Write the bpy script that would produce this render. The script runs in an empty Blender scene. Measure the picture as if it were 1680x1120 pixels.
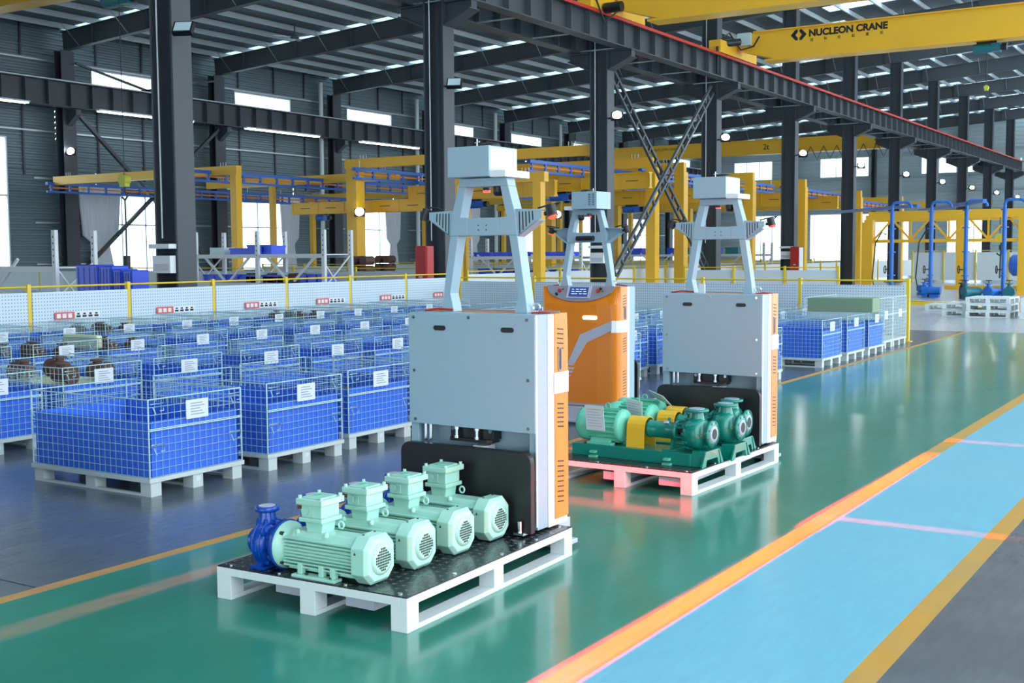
import bpy, bmesh, math, random
from mathutils import Vector, Matrix, Euler
random.seed(7)
PI = math.pi
SC = bpy.context.scene
COL = SC.collection

# ------------------------------------------------------------------ camera
YAW, PITCH, ROLL, FPX = 0.564454, 0.073884, -0.0068536, 1954.07
fw = Vector((-math.sin(YAW)*math.cos(PITCH), math.cos(YAW)*math.cos(PITCH), -math.sin(PITCH)))
rt = Vector((math.cos(YAW), math.sin(YAW), 0))
up = rt.cross(fw)
R2 = rt*math.cos(ROLL) + up*math.sin(ROLL)
U2 = -rt*math.sin(ROLL) + up*math.cos(ROLL)
cam_data = bpy.data.cameras.new('camera')
cam = bpy.data.objects.new('camera', cam_data)
COL.objects.link(cam)
cam.matrix_world = Matrix(((R2.x, U2.x, -fw.x, 0), (R2.y, U2.y, -fw.y, 0), (R2.z, U2.z, -fw.z, 1.6), (0, 0, 0, 1)))
cam_data.sensor_width = 36
cam_data.lens = FPX/1680*36
cam_data.clip_start = 0.1
cam_data.clip_end = 500
SC.camera = cam

# ------------------------------------------------------------------ world, light, exposure
world = bpy.data.worlds.new('world')
SC.world = world
world.use_nodes = True
bg = world.node_tree.nodes['Background']
bg.inputs['Color'].default_value = (0.80, 0.92, 1.0, 1)
bg.inputs['Strength'].default_value = 3.2
SC.view_settings.view_transform = 'Standard'
SC.view_settings.look = 'None'
SC.view_settings.gamma = 1
SC.view_settings.use_curve_mapping = False
SC.view_settings.exposure = 0.40

# ------------------------------------------------------------------ materials
MATS = {}
def mat(name, color, rough=0.5, metal=0.0, vary=0.0, vscale=6.0, bump=0.0, bscale=40.0, coat=0.0,
        emit=None, estr=0.0, alpha=1.0, spec=0.5):
    if name in MATS: return MATS[name]
    m = bpy.data.materials.new(name); m.use_nodes = True
    nt = m.node_tree; b = nt.nodes['Principled BSDF']
    c = (color[0], color[1], color[2], 1)
    b.inputs['Base Color'].default_value = c
    b.inputs['Roughness'].default_value = rough
    b.inputs['Metallic'].default_value = metal
    b.inputs['Specular IOR Level'].default_value = spec
    b.inputs['Coat Weight'].default_value = coat
    b.inputs['Coat Roughness'].default_value = 0.15
    if alpha < 1: b.inputs['Alpha'].default_value = alpha
    if vary or bump:
        tc = nt.nodes.new('ShaderNodeTexCoord')
        nz = nt.nodes.new('ShaderNodeTexNoise')
        nz.inputs['Scale'].default_value = vscale; nz.inputs['Detail'].default_value = 4
        nt.links.new(tc.outputs['Object'], nz.inputs['Vector'])
        if vary:
            mx = nt.nodes.new('ShaderNodeMix'); mx.data_type = 'RGBA'
            mx.inputs['A'].default_value = tuple(max(0, v*(1-vary)) for v in color)+(1,)
            mx.inputs['B'].default_value = tuple(min(1, v*(1+vary)) for v in color)+(1,)
            nt.links.new(nz.outputs['Fac'], mx.inputs['Factor'])
            nt.links.new(mx.outputs['Result'], b.inputs['Base Color'])
        if bump:
            n2 = nt.nodes.new('ShaderNodeTexNoise'); n2.inputs['Scale'].default_value = bscale
            nt.links.new(tc.outputs['Object'], n2.inputs['Vector'])
            bp = nt.nodes.new('ShaderNodeBump'); bp.inputs['Strength'].default_value = bump
            bp.inputs['Distance'].default_value = 0.01
            nt.links.new(n2.outputs['Fac'], bp.inputs['Height'])
            nt.links.new(bp.outputs['Normal'], b.inputs['Normal'])
    if emit:
        b.inputs['Emission Color'].default_value = (emit[0], emit[1], emit[2], 1)
        b.inputs['Emission Strength'].default_value = estr
    MATS[name] = m
    return m

def floor_mat(name, color, rough, stain=(0.25, 0.25, 0.25), samt=0.3, rbump=0.25, streak=(1, 1), coat=0.0):
    m = bpy.data.materials.new(name); m.use_nodes = True
    nt = m.node_tree; b = nt.nodes['Principled BSDF']; L = nt.links
    b.inputs['Coat Weight'].default_value = coat; b.inputs['Coat Roughness'].default_value = 0.14
    tc = nt.nodes.new('ShaderNodeTexCoord')
    mp = nt.nodes.new('ShaderNodeMapping'); mp.inputs['Scale'].default_value = (streak[0], streak[1], 1)
    L.new(tc.outputs['Object'], mp.inputs['Vector'])
    n1 = nt.nodes.new('ShaderNodeTexNoise'); n1.inputs['Scale'].default_value = 0.9; n1.inputs['Detail'].default_value = 7; n1.inputs['Roughness'].default_value = 0.65
    L.new(mp.outputs['Vector'], n1.inputs['Vector'])
    rp = nt.nodes.new('ShaderNodeValToRGB'); rp.color_ramp.elements[0].position = 0.42; rp.color_ramp.elements[1].position = 0.72
    L.new(n1.outputs['Fac'], rp.inputs['Fac'])
    ml = nt.nodes.new('ShaderNodeMath'); ml.operation = 'MULTIPLY'; ml.inputs[1].default_value = samt
    L.new(rp.outputs['Color'], ml.inputs[0])
    mx = nt.nodes.new('ShaderNodeMix'); mx.data_type = 'RGBA'
    mx.inputs['A'].default_value = color+(1,); mx.inputs['B'].default_value = stain+(1,)
    L.new(ml.outputs[0], mx.inputs['Factor'])
    # fine scratches
    n3 = nt.nodes.new('ShaderNodeTexNoise'); n3.inputs['Scale'].default_value = 11; n3.inputs['Detail'].default_value = 6
    mp3 = nt.nodes.new('ShaderNodeMapping'); mp3.inputs['Scale'].default_value = (2.5, 0.35, 1); mp3.inputs['Rotation'].default_value = (0, 0, 0.35)
    L.new(tc.outputs['Object'], mp3.inputs['Vector']); L.new(mp3.outputs['Vector'], n3.inputs['Vector'])
    mx2 = nt.nodes.new('ShaderNodeMix'); mx2.data_type = 'RGBA'; mx2.blend_type = 'OVERLAY'; mx2.inputs['Factor'].default_value = 0.18
    L.new(mx.outputs['Result'], mx2.inputs['A']); L.new(n3.outputs['Fac'], mx2.inputs['B'])
    L.new(mx2.outputs['Result'], b.inputs['Base Color'])
    mr = nt.nodes.new('ShaderNodeMapRange'); mr.inputs['To Min'].default_value = rough*0.75; mr.inputs['To Max'].default_value = rough*1.35
    L.new(n3.outputs['Fac'], mr.inputs['Value']); L.new(mr.outputs['Result'], b.inputs['Roughness'])
    n2 = nt.nodes.new('ShaderNodeTexNoise'); n2.inputs['Scale'].default_value = 7; n2.inputs['Detail'].default_value = 3
    L.new(tc.outputs['Object'], n2.inputs['Vector'])
    bp = nt.nodes.new('ShaderNodeBump'); bp.inputs['Strength'].default_value = rbump; bp.inputs['Distance'].default_value = 0.004
    L.new(n2.outputs['Fac'], bp.inputs['Height']); L.new(bp.outputs['Normal'], b.inputs['Normal'])
    MATS[name] = m
    return m

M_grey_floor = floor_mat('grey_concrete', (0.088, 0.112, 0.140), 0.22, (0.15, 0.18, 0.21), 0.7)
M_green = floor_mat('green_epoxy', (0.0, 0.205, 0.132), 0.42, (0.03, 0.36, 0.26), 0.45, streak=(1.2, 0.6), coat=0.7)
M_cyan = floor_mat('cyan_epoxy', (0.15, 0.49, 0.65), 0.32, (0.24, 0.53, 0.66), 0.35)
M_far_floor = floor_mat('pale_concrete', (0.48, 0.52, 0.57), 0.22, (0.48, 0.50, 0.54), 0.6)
M_yline = floor_mat('yellow_line_paint', (0.60, 0.31, 0.03), 0.4, (0.42, 0.30, 0.12), 0.8)
M_oline = floor_mat('worn_tape', (0.62, 0.33, 0.03), 0.45, (0.45, 0.22, 0.12), 1.0)

M_steel_dark = mat('dark_steel_paint', (0.050, 0.058, 0.070), 0.45, vary=0.15, vscale=1.2)
M_rafter = mat('rafter_steel', (0.095, 0.110, 0.122), 0.5, vary=0.15, vscale=0.8)
M_galv = mat('galvanised_steel', (0.52, 0.58, 0.60), 0.4, 0.6)
M_purlin = mat('purlin_steel', (0.62, 0.70, 0.73), 0.45, 0.0)
M_clad = mat('wall_cladding', (0.15, 0.21, 0.23), 0.5, vary=0.12, vscale=0.4)
M_clad_far = mat('pale_cladding', (0.50, 0.58, 0.60), 0.5)
M_roof = mat('roof_sheet', (0.10, 0.125, 0.145), 0.5)
M_white_frame = mat('window_frame_white', (0.75, 0.78, 0.80), 0.5)
M_yellow = mat('crane_yellow', (0.93, 0.50, 0.03), 0.38, vary=0.06, vscale=2)
M_yellow2 = mat('rail_yellow', (0.80, 0.56, 0.03), 0.4)
M_blue_rail = mat('rail_blue', (0.025, 0.14, 0.60), 0.35)
M_blue_pipe = mat('pipe_blue', (0.02, 0.17, 0.62), 0.3)
M_red = mat('cabinet_red', (0.42, 0.012, 0.015), 0.4)
M_redrail = mat('conductor_red', (0.55, 0.03, 0.015), 0.5)
M_black = mat('black_plastic', (0.012, 0.012, 0.014), 0.4)
M_black_text = mat('black_lettering', (0.01, 0.008, 0.008), 0.6)
M_agv_grey = mat('grey_blue_panel', (0.31, 0.45, 0.54), 0.35, vary=0.03, vscale=3)
M_agv_white = mat('white_enamel', (0.80, 0.82, 0.84), 0.3)
M_agv_orange = mat('orange_enamel', (0.86, 0.24, 0.004), 0.28, coat=0.3)
M_console = mat('console_grey', (0.28, 0.27, 0.32), 0.4)
M_silver = mat('silver_band', (0.50, 0.51, 0.60), 0.35)
M_chrome = mat('bright_steel', (0.75, 0.78, 0.80), 0.15, 1.0)
M_screen = mat('screen_blue', (0.01, 0.02, 0.10), 0.15, emit=(0.02, 0.05, 0.25), estr=0.6)
M_glyph = mat('screen_glyph', (0.5, 0.6, 0.9), 0.4, emit=(0.5, 0.6, 1.0), estr=0.8)
M_statuslight = mat('green_status_light', (0.04, 0.40, 0.26), 0.3, emit=(0.50, 1.0, 0.80), estr=1.7)
M_whitelight = mat('white_indicator', (0.9, 0.9, 1.0), 0.4, emit=(0.95, 0.95, 1.0), estr=3.0)
M_redlens = mat('red_lens', (0.9, 0.04, 0.03), 0.3, emit=(1.0, 0.05, 0.04), estr=2.0)
M_pallet = mat('white_pallet_paint', (0.74, 0.80, 0.80), 0.4, vary=0.06, vscale=5)
M_pallet_grey = mat('grey_pallet_paint', (0.56, 0.63, 0.62), 0.45, vary=0.08, vscale=5)
M_wire = mat('zinc_wire', (0.48, 0.68, 0.70), 0.35, 0.25)
M_wire_white = mat('pale_wire', (0.75, 0.82, 0.84), 0.4, 0.2)
M_blue_liner = mat('blue_corrugated_board', (0.03, 0.15, 0.72), 0.42, vary=0.12, vscale=2)
M_blue_floor = mat('blue_liner_floor', (0.012, 0.06, 0.32), 0.5)
M_card = mat('paper_card', (0.66, 0.72, 0.78), 0.5)
M_print = mat('card_print', (0.28, 0.33, 0.40), 0.6)
M_mint = mat('mint_motor_paint', (0.42, 0.74, 0.61), 0.32, coat=0.2)
M_mint2 = mat('green_motor_paint', (0.15, 0.60, 0.42), 0.35)
M_teal = mat('teal_pump_paint', (0.004, 0.235, 0.18), 0.25, coat=0.3)
M_blue_pump = mat('blue_pump_paint', (0.002, 0.060, 0.40), 0.25, coat=0.2)
M_guard = mat('guard_yellow', (0.88, 0.52, 0.02), 0.4)
M_liner_ring = mat('grey_white_lining', (0.34, 0.44, 0.52), 0.4)
M_brass = mat('cable_gland_metal', (0.45, 0.30, 0.22), 0.25, 1.0)
M_redcap = mat('red_cap', (0.5, 0.03, 0.02), 0.4)
M_grille = mat('grille_dark', (0.02, 0.05, 0.045), 0.6)
M_casting = mat('brown_casting', (0.10, 0.045, 0.035), 0.6, vary=0.3, vscale=8)
M_cream = mat('yellow_cream_sleeve', (0.62, 0.66, 0.42), 0.5)
M_olive = mat('olive_board', (0.20, 0.30, 0.19), 0.5)
M_bluebin = mat('blue_plastic', (0.02, 0.08, 0.78), 0.35)
M_fencepanel = None
M_lamp = mat('lamp_lens', (1, 1, 1), 0.4, emit=(0.95, 0.98, 1.0), estr=30)
M_lamp_off = mat('lamp_glass', (0.55, 0.68, 0.70), 0.2)
M_tube = mat('fluorescent_tube', (1, 1, 1), 0.4, emit=(0.9, 0.97, 1.0), estr=6)
M_curtain = mat('white_curtain', (0.72, 0.75, 0.80), 0.8)
M_hoist_teal = mat('hoist_teal', (0.01, 0.16, 0.20), 0.35)
M_orange_bar = mat('conductor_orange', (0.85, 0.25, 0.06), 0.5)
M_hook = mat('hook_yellow', (0.62, 0.60, 0.05), 0.4)
M_rope = mat('rope_dark', (0.04, 0.04, 0.045), 0.5)
M_white = mat('white_paint', (0.75, 0.78, 0.82), 0.5)
M_redtext = mat('red_sign', (0.75, 0.12, 0.10), 0.5)
M_green_sign = mat('green_light', (0.1, 0.8, 0.4), 0.4, emit=(0.2, 1, 0.5), estr=3)
M_pipe_white = mat('downpipe_white', (0.72, 0.80, 0.80), 0.4)

def fence_mat():
    m = bpy.data.materials.new('perforated_white_sheet'); m.use_nodes = True
    nt = m.node_tree; b = nt.nodes['Principled BSDF']; L = nt.links
    b.inputs['Roughness'].default_value = 0.5
    tc = nt.nodes.new('ShaderNodeTexCoord')
    mp = nt.nodes.new('ShaderNodeMapping'); mp.inputs['Scale'].default_value = (20, 20, 20)
    L.new(tc.outputs['Object'], mp.inputs['Vector'])
    fr = nt.nodes.new('ShaderNodeVectorMath'); fr.operation = 'FRACTION'; L.new(mp.outputs['Vector'], fr.inputs[0])
    sb = nt.nodes.new('ShaderNodeVectorMath'); sb.operation = 'SUBTRACT'; sb.inputs[1].default_value = (0.5, 0.5, 0.5)
    L.new(fr.outputs[0], sb.inputs[0])
    sx = nt.nodes.new('ShaderNodeSeparateXYZ'); L.new(sb.outputs[0], sx.inputs[0])
    cb = nt.nodes.new('ShaderNodeCombineXYZ'); L.new(sx.outputs['X'], cb.inputs['X']); L.new(sx.outputs['Z'], cb.inputs['Z'])
    ln = nt.nodes.new('ShaderNodeVectorMath'); ln.operation = 'LENGTH'; L.new(cb.outputs[0], ln.inputs[0])
    lt = nt.nodes.new('ShaderNodeMath'); lt.operation = 'LESS_THAN'; lt.inputs[1].default_value = 0.21; L.new(ln.outputs['Value'], lt.inputs[0])
    mx = nt.nodes.new('ShaderNodeMix'); mx.data_type = 'RGBA'
    mx.inputs['A'].default_value = (0.62, 0.72, 0.80, 1); mx.inputs['B'].default_value = (0.24, 0.31, 0.38, 1)
    L.new(lt.outputs[0], mx.inputs['Factor']); L.new(mx.outputs['Result'], b.inputs['Base Color'])
    return m
M_fencepanel = fence_mat()

def checker_mat():
    m = bpy.data.materials.new('black_checker_plate'); m.use_nodes = True
    nt = m.node_tree; b = nt.nodes['Principled BSDF']; L = nt.links
    b.inputs['Base Color'].default_value = (0.030, 0.032, 0.036, 1); b.inputs['Roughness'].default_value = 0.24
    b.inputs['Specular IOR Level'].default_value = 0.7
    tc = nt.nodes.new('ShaderNodeTexCoord')
    hs = []
    for k, ang in ((0, PI/4), (1, -PI/4)):
        mp = nt.nodes.new('ShaderNodeMapping'); mp.inputs['Rotation'].default_value = (0, 0, ang); mp.inputs['Scale'].default_value = (27, 27, 27)
        L.new(tc.outputs['Object'], mp.inputs['Vector'])
        fr = nt.nodes.new('ShaderNodeVectorMath'); fr.operation = 'FRACTION'; L.new(mp.outputs[0], fr.inputs[0])
        sb = nt.nodes.new('ShaderNodeVectorMath'); sb.operation = 'SUBTRACT'; sb.inputs[1].default_value = (0.5, 0.5, 0)
        L.new(fr.outputs[0], sb.inputs[0])
        ml = nt.nodes.new('ShaderNodeVectorMath'); ml.operation = 'MULTIPLY'; ml.inputs[1].default_value = (0.85, 3.6, 0)
        L.new(sb.outputs[0], ml.inputs[0])
        ln = nt.nodes.new('ShaderNodeVectorMath'); ln.operation = 'LENGTH'; L.new(ml.outputs[0], ln.inputs[0])
        mr = nt.nodes.new('ShaderNodeMapRange'); mr.inputs['From Min'].default_value = 0.5; mr.inputs['From Max'].default_value = 0.25
        L.new(ln.outputs['Value'], mr.inputs['Value']); 
        fl = nt.nodes.new('ShaderNodeVectorMath'); fl.operation = 'FLOOR'; L.new(mp.outputs[0], fl.inputs[0])
        sp = nt.nodes.new('ShaderNodeSeparateXYZ'); L.new(fl.outputs[0], sp.inputs[0])
        ad = nt.nodes.new('ShaderNodeMath'); ad.operation = 'ADD'; L.new(sp.outputs[0], ad.inputs[0]); L.new(sp.outputs[1], ad.inputs[1])
        ad2 = nt.nodes.new('ShaderNodeMath'); ad2.operation = 'ADD'; ad2.inputs[1].default_value = k; L.new(ad.outputs[0], ad2.inputs[0])
        pp = nt.nodes.new('ShaderNodeMath'); pp.operation = 'PINGPONG'; pp.inputs[1].default_value = 1; L.new(ad2.outputs[0], pp.inputs[0])
        mu = nt.nodes.new('ShaderNodeMath'); mu.operation = 'MULTIPLY'; L.new(mr.outputs['Result'], mu.inputs[0]); L.new(pp.outputs[0], mu.inputs[1])
        hs.append(mu)
    ad = nt.nodes.new('ShaderNodeMath'); ad.operation = 'MAXIMUM'; L.new(hs[0].outputs[0], ad.inputs[0]); L.new(hs[1].outputs[0], ad.inputs[1])
    bp = nt.nodes.new('ShaderNodeBump'); bp.inputs['Strength'].default_value = 1.0; bp.inputs['Distance'].default_value = 0.006
    L.new(ad.outputs[0], bp.inputs['Height']); L.new(bp.outputs['Normal'], b.inputs['Normal'])
    mx = nt.nodes.new('ShaderNodeMix'); mx.data_type = 'RGBA'
    mx.inputs['A'].default_value = (0.014, 0.016, 0.019, 1); mx.inputs['B'].default_value = (0.11, 0.13, 0.135, 1)
    L.new(ad.outputs[0], mx.inputs['Factor']); L.new(mx.outputs['Result'], b.inputs['Base Color'])
    return m
M_checker = checker_mat()

def glass_mat(name, tint, clear):
    m = bpy.data.materials.new(name); m.use_nodes = True
    nt = m.node_tree; nt.nodes.clear(); L = nt.links
    o = nt.nodes.new('ShaderNodeOutputMaterial'); t = nt.nodes.new('ShaderNodeBsdfTransparent'); t.inputs['Color'].default_value = tint+(1,)
    g = nt.nodes.new('ShaderNodeBsdfTranslucent' if clear < 0.8 else 'ShaderNodeBsdfGlossy')
    g.inputs['Color'].default_value = (0.8, 0.9, 0.95, 1)
    mx = nt.nodes.new('ShaderNodeMixShader'); mx.inputs['Fac'].default_value = 1-clear
    L.new(t.outputs[0], mx.inputs[1]); L.new(g.outputs[0], mx.inputs[2]); L.new(mx.outputs[0], o.inputs['Surface'])
    return m
M_glass = glass_mat('window_glass', (0.95, 1.0, 1.0), 0.92)
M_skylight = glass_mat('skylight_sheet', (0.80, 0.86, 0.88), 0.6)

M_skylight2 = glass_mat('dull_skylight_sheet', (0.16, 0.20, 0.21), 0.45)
# ------------------------------------------------------------------ mesh builder
class MB:
    def __init__(s): s.v = []; s.f = []; s.sm = []
    def add(s, vs, fs, smooth=False):
        o = len(s.v); s.v += [tuple(v) for v in vs]
        for f in fs: s.f.append(tuple(i+o for i in f)); s.sm.append(smooth)
        return s
    def box(s, x0, x1, y0, y1, z0, z1):
        return s.add([(x0,y0,z0),(x1,y0,z0),(x1,y1,z0),(x0,y1,z0),(x0,y0,z1),(x1,y0,z1),(x1,y1,z1),(x0,y1,z1)],
              [(0,3,2,1),(4,5,6,7),(0,1,5,4),(1,2,6,5),(2,3,7,6),(3,0,4,7)])
    def bar(s, p0, p1, w, h=None, up=(0,0,1), off=(0,0)):
        """rectangular bar from p0 to p1; w across, h along up"""
        h = w if h is None else h
        p0 = Vector(p0); p1 = Vector(p1); d = (p1-p0).normalized(); u = Vector(up)
        if abs(d.dot(u)) > 0.99: u = Vector((0,1,0)) if abs(d.y) < 0.9 else Vector((1,0,0))
        r = d.cross(u).normalized(); u = r.cross(d).normalized()
        o = r*off[0] + u*off[1]; a = r*(w/2); b = u*(h/2)
        vs = [p+o+q for p in (p0, p1) for q in (-a-b, a-b, a+b, -a+b)]
        return s.add(vs, [(0,1,2,3),(7,6,5,4),(0,4,5,1),(1,5,6,2),(2,6,7,3),(3,7,4,0)])
    def ibeam(s, p0, p1, h, w, tf=0.03, tw=0.02, up=(0,0,1)):
        s.bar(p0, p1, w, tf, up, (0, h/2-tf/2)); s.bar(p0, p1, w, tf, up, (0, -h/2+tf/2))
        return s.bar(p0, p1, tw, h-2*tf, up)
    def cyl(s, p0, p1, r, n=16, r1=None, caps=True, smooth=True, rot=0.0):
        r1 = r if r1 is None else r1
        p0 = Vector(p0); p1 = Vector(p1); d = (p1-p0).normalized()
        t = Vector((0,0,1)) if abs(d.z) < 0.9 else Vector((1,0,0))
        a = d.cross(t).normalized(); b = d.cross(a).normalized()
        vs = []
        for p, q in ((p0, r), (p1, r1)):
            for k in range(n):
                an = 2*PI*k/n+rot; vs.append(p+a*math.cos(an)*q+b*math.sin(an)*q)
        s.add(vs, [(k, k+n, (k+1)%n+n, (k+1)%n) for k in range(n)], smooth)
        if caps: s.add(vs, [tuple(range(n)), tuple(range(2*n-1, n-1, -1))])
        return s
    def tube(s, pts, r, n=6, smooth=True):
        pts = [Vector(p) for p in pts]; vs = []; m = len(pts); prev = None
        for i, p in enumerate(pts):
            d = (pts[min(i+1, m-1)]-pts[max(i-1, 0)]).normalized()
            t = prev if prev is not None else (Vector((0,0,1)) if abs(d.z) < 0.9 else Vector((1,0,0)))
            a = (t-d*t.dot(d)).normalized(); prev = a; b = d.cross(a)
            for k in range(n):
                an = 2*PI*k/n; vs.append(p+a*math.cos(an)*r+b*math.sin(an)*r)
        fs = [(i*n+k, i*n+(k+1)%n, (i+1)*n+(k+1)%n, (i+1)*n+k) for i in range(m-1) for k in range(n)]
        s.add(vs, fs, smooth); s.add([vs[k] for k in range(n)], [tuple(range(n-1, -1, -1))]); s.add(vs[-n:], [tuple(range(n))])
        return s
    def prism(s, poly, axis, d0, d1):
        """poly of 2-D points; axis 'x': (y,z), 'y': (x,z), 'z': (x,y)"""
        def P(p, d): return {'x': (d, p[0], p[1]), 'y': (p[0], d, p[1]), 'z': (p[0], p[1], d)}[axis]
        n = len(poly); vs = [P(p, d0) for p in poly]+[P(p, d1) for p in poly]
        return s.add(vs, [tuple(range(n-1, -1, -1)), tuple(range(n, 2*n))]+[(k, (k+1)%n, (k+1)%n+n, k+n) for k in range(n)])
    def lathe(s, c, d, prof, n=24, smooth=True):
        """prof: list of (t along d, radius)"""
        c = Vector(c); d = Vector(d).normalized(); t = Vector((0,0,1)) if abs(d.z) < 0.9 else Vector((1,0,0))
        a = d.cross(t).normalized(); b = d.cross(a); vs = []
        for (h, r) in prof:
            for k in range(n):
                an = 2*PI*k/n; vs.append(c+d*h+a*math.cos(an)*r+b*math.sin(an)*r)
        m = len(prof)
        fs = [(i*n+k, (i+1)*n+k, (i+1)*n+(k+1)%n, i*n+(k+1)%n) for i in range(m-1) for k in range(n)]
        s.add(vs, fs, smooth)
        s.add(vs[:n], [tuple(range(n))]); s.add(vs[-n:], [tuple(range(n-1, -1, -1))])
        return s
    def torus(s, c, nrm, R, r, n=20, m=6):
        c = Vector(c); d = Vector(nrm).normalized(); t = Vector((0,0,1)) if abs(d.z) < 0.9 else Vector((1,0,0))
        a = d.cross(t).normalized(); b = d.cross(a); vs = []
        for i in range(n):
            e = a*math.cos(2*PI*i/n)+b*math.sin(2*PI*i/n)
            for k in range(m): vs.append(c+e*(R+r*math.cos(2*PI*k/m))+d*r*math.sin(2*PI*k/m))
        return s.add(vs, [(i*m+k, ((i+1)%n)*m+k, ((i+1)%n)*m+(k+1)%m, i*m+(k+1)%m) for i in range(n) for k in range(m)], True)
    def mesh(s, name, m):
        me = bpy.data.meshes.new(name); me.from_pydata(s.v, [], s.f)
        me.polygons.foreach_set('use_smooth', s.sm)
        bm = bmesh.new(); bm.from_mesh(me); bmesh.ops.recalc_face_normals(bm, faces=bm.faces); bm.to_mesh(me); bm.free()
        me.materials.append(m); me.update(); return me
    def obj(s, name, m, parent=None, label=None, bevel=0, loc=None, kind=None):
        o = bpy.data.objects.new(name, s.mesh(name, m)); COL.objects.link(o)
        if parent is not None: o.parent = parent
        if label: o['label'] = label
        if kind: o['kind'] = kind
        if loc: o.location = loc
        if bevel:
            b = o.modifiers.new('bevel', 'BEVEL'); b.width = bevel; b.segments = 2; b.limit_method = 'ANGLE'; b.angle_limit = 0.6
        return o

def empty(name, loc=(0,0,0), rz=0, label=None, cat=None, group=None, kind=None):
    o = bpy.data.objects.new(name, None); COL.objects.link(o)
    o.location = loc; o.rotation_euler = (0, 0, rz); o.empty_display_size = 0.1
    return tag(o, label, cat, group, kind)
def tag(o, label=None, cat=None, group=None, kind=None):
    if label: o['label'] = label
    if cat: o['category'] = cat
    if group: o['group'] = group
    if kind: o['kind'] = kind
    return o
def copy_tree(o, parent=None):
    c = o.copy(); COL.objects.link(c)
    if parent is not None: c.parent = parent
    for ch in list(KIDS(o)): copy_tree(ch, c)
    return c
def KIDS(o): return [c for c in o.children]
def place(proto, used, loc, rz, label, group=None, cat=None):
    o = proto if not used else copy_tree(proto)
    o.location = loc; o.rotation_euler = (0, 0, rz); o['label'] = label
    if group: o['group'] = group
    if cat: o['category'] = cat
    return o
def text_obj(txt, size, m, name, parent, loc, rot, ext=0.004, shear=0, xscale=1, align='LEFT', bold=0.0):
    cu = bpy.data.curves.new(name, 'FONT'); cu.body = txt; cu.size = size; cu.extrude = ext; cu.shear = shear; cu.offset = bold
    cu.align_x = align
    t = bpy.data.objects.new(name, cu); COL.objects.link(t)
    dg = bpy.context.evaluated_depsgraph_get(); me = bpy.data.meshes.new_from_object(t.evaluated_get(dg))
    bpy.data.objects.remove(t)
    me.materials.clear(); me.materials.append(m)
    o = bpy.data.objects.new(name, me); COL.objects.link(o)
    if parent is not None: o.parent = parent
    o.location = loc; o.rotation_euler = rot; o.scale = (xscale, 1, 1)
    return o
ORD = ['first', 'second', 'third', 'fourth', 'fifth', 'sixth', 'seventh', 'eighth', 'ninth', 'tenth', 'eleventh', 'twelfth', 'thirteenth', 'fourteenth', 'fifteenth', 'sixteenth', 'seventeenth', 'eighteenth', 'nineteenth', 'twentieth']

# ================================================================== STRUCTURE
# ---- floor zones (butted side by side, same level)
def slab(name, m, x0, x1, y0, y1, top=0.0, label=None):
    o = MB().box(x0, x1, y0, y1, -0.25, top).obj(name, m)
    tag(o, label, None, None, 'structure'); return o
slab('floor', M_grey_floor, -60, -4.99, -12, 24.6, label='dark grey polished concrete floor of the storage area')
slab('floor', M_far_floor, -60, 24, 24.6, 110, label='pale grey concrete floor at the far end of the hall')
slab('floor', M_grey_floor, -1.175, 24, -12, 24.6, label='grey concrete floor right of the blue walkway')
slab('green_lane', M_green, -4.90, -2.25, -12, 24.6, label='glossy green epoxy driving lane')
slab('blue_walkway', M_cyan, -2.13, -1.285, -12, 24.6, label='light blue painted walkway strip')
slab('trim_1', M_oline, -4.99, -4.90, -12, 24.6, label='worn orange tape line between grey floor and green lane')
slab('trim_2', M_yline, -2.25, -2.13, -12, 24.6, label='yellow line between the green lane and the blue walkway')
slab('trim_3', M_yline, -1.285, -1.175, -12, 24.6, label='yellow line on the right edge of the blue walkway')
for i, (x0, x1, y0, y1) in enumerate([(-60, -5, 3.55, 3.556), (-60, -5, 11.6, 11.606), (-60, -5, 19.6, 19.606)]):
    tag(MB().box(x0, x1, y0, y1, 0.0, 0.0012).obj('floor_joint', M_black), 'thin dark expansion joint across the grey floor', None, None, 'structure')

COLY = [14.4+7.85*n for n in range(-2, 11)]      # inner column row
XI, XW, YF = -16.0, -39.6, 96.0
def roofz(x): return 9.45+0.065*(x+39.5)          # underside of rafters

# ---- corrugated cladding
def corrugated_y(mb, x, y0, y1, z0, z1, pitch=0.21, dep=0.045):
    prof = []; z = z0; k = 0
    while z < z1-1e-6:
        for dz, dx in ((0, 0), (0.35, 0), (0.5, dep), (0.85, dep)):
            zz = z+dz*pitch
            if zz < z1: prof.append((x+dx, zz))
        z += pitch
    prof.append((x, z1))
    vs = [(a, yy, b) for yy in (y0, y1) for a, b in prof]; n = len(prof)
    mb.add(vs, [(i, i+1, i+1+n, i+n) for i in range(n-1)])
def corrugated_x(mb, y, x0, x1, z0, z1, pitch=0.21, dep=0.045):
    t = MB(); corrugated_y(t, 0, x0, x1, z0, z1, pitch, dep)
    mb.add([(b, y-a, c) for a, b, c in t.v], t.f)

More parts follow.
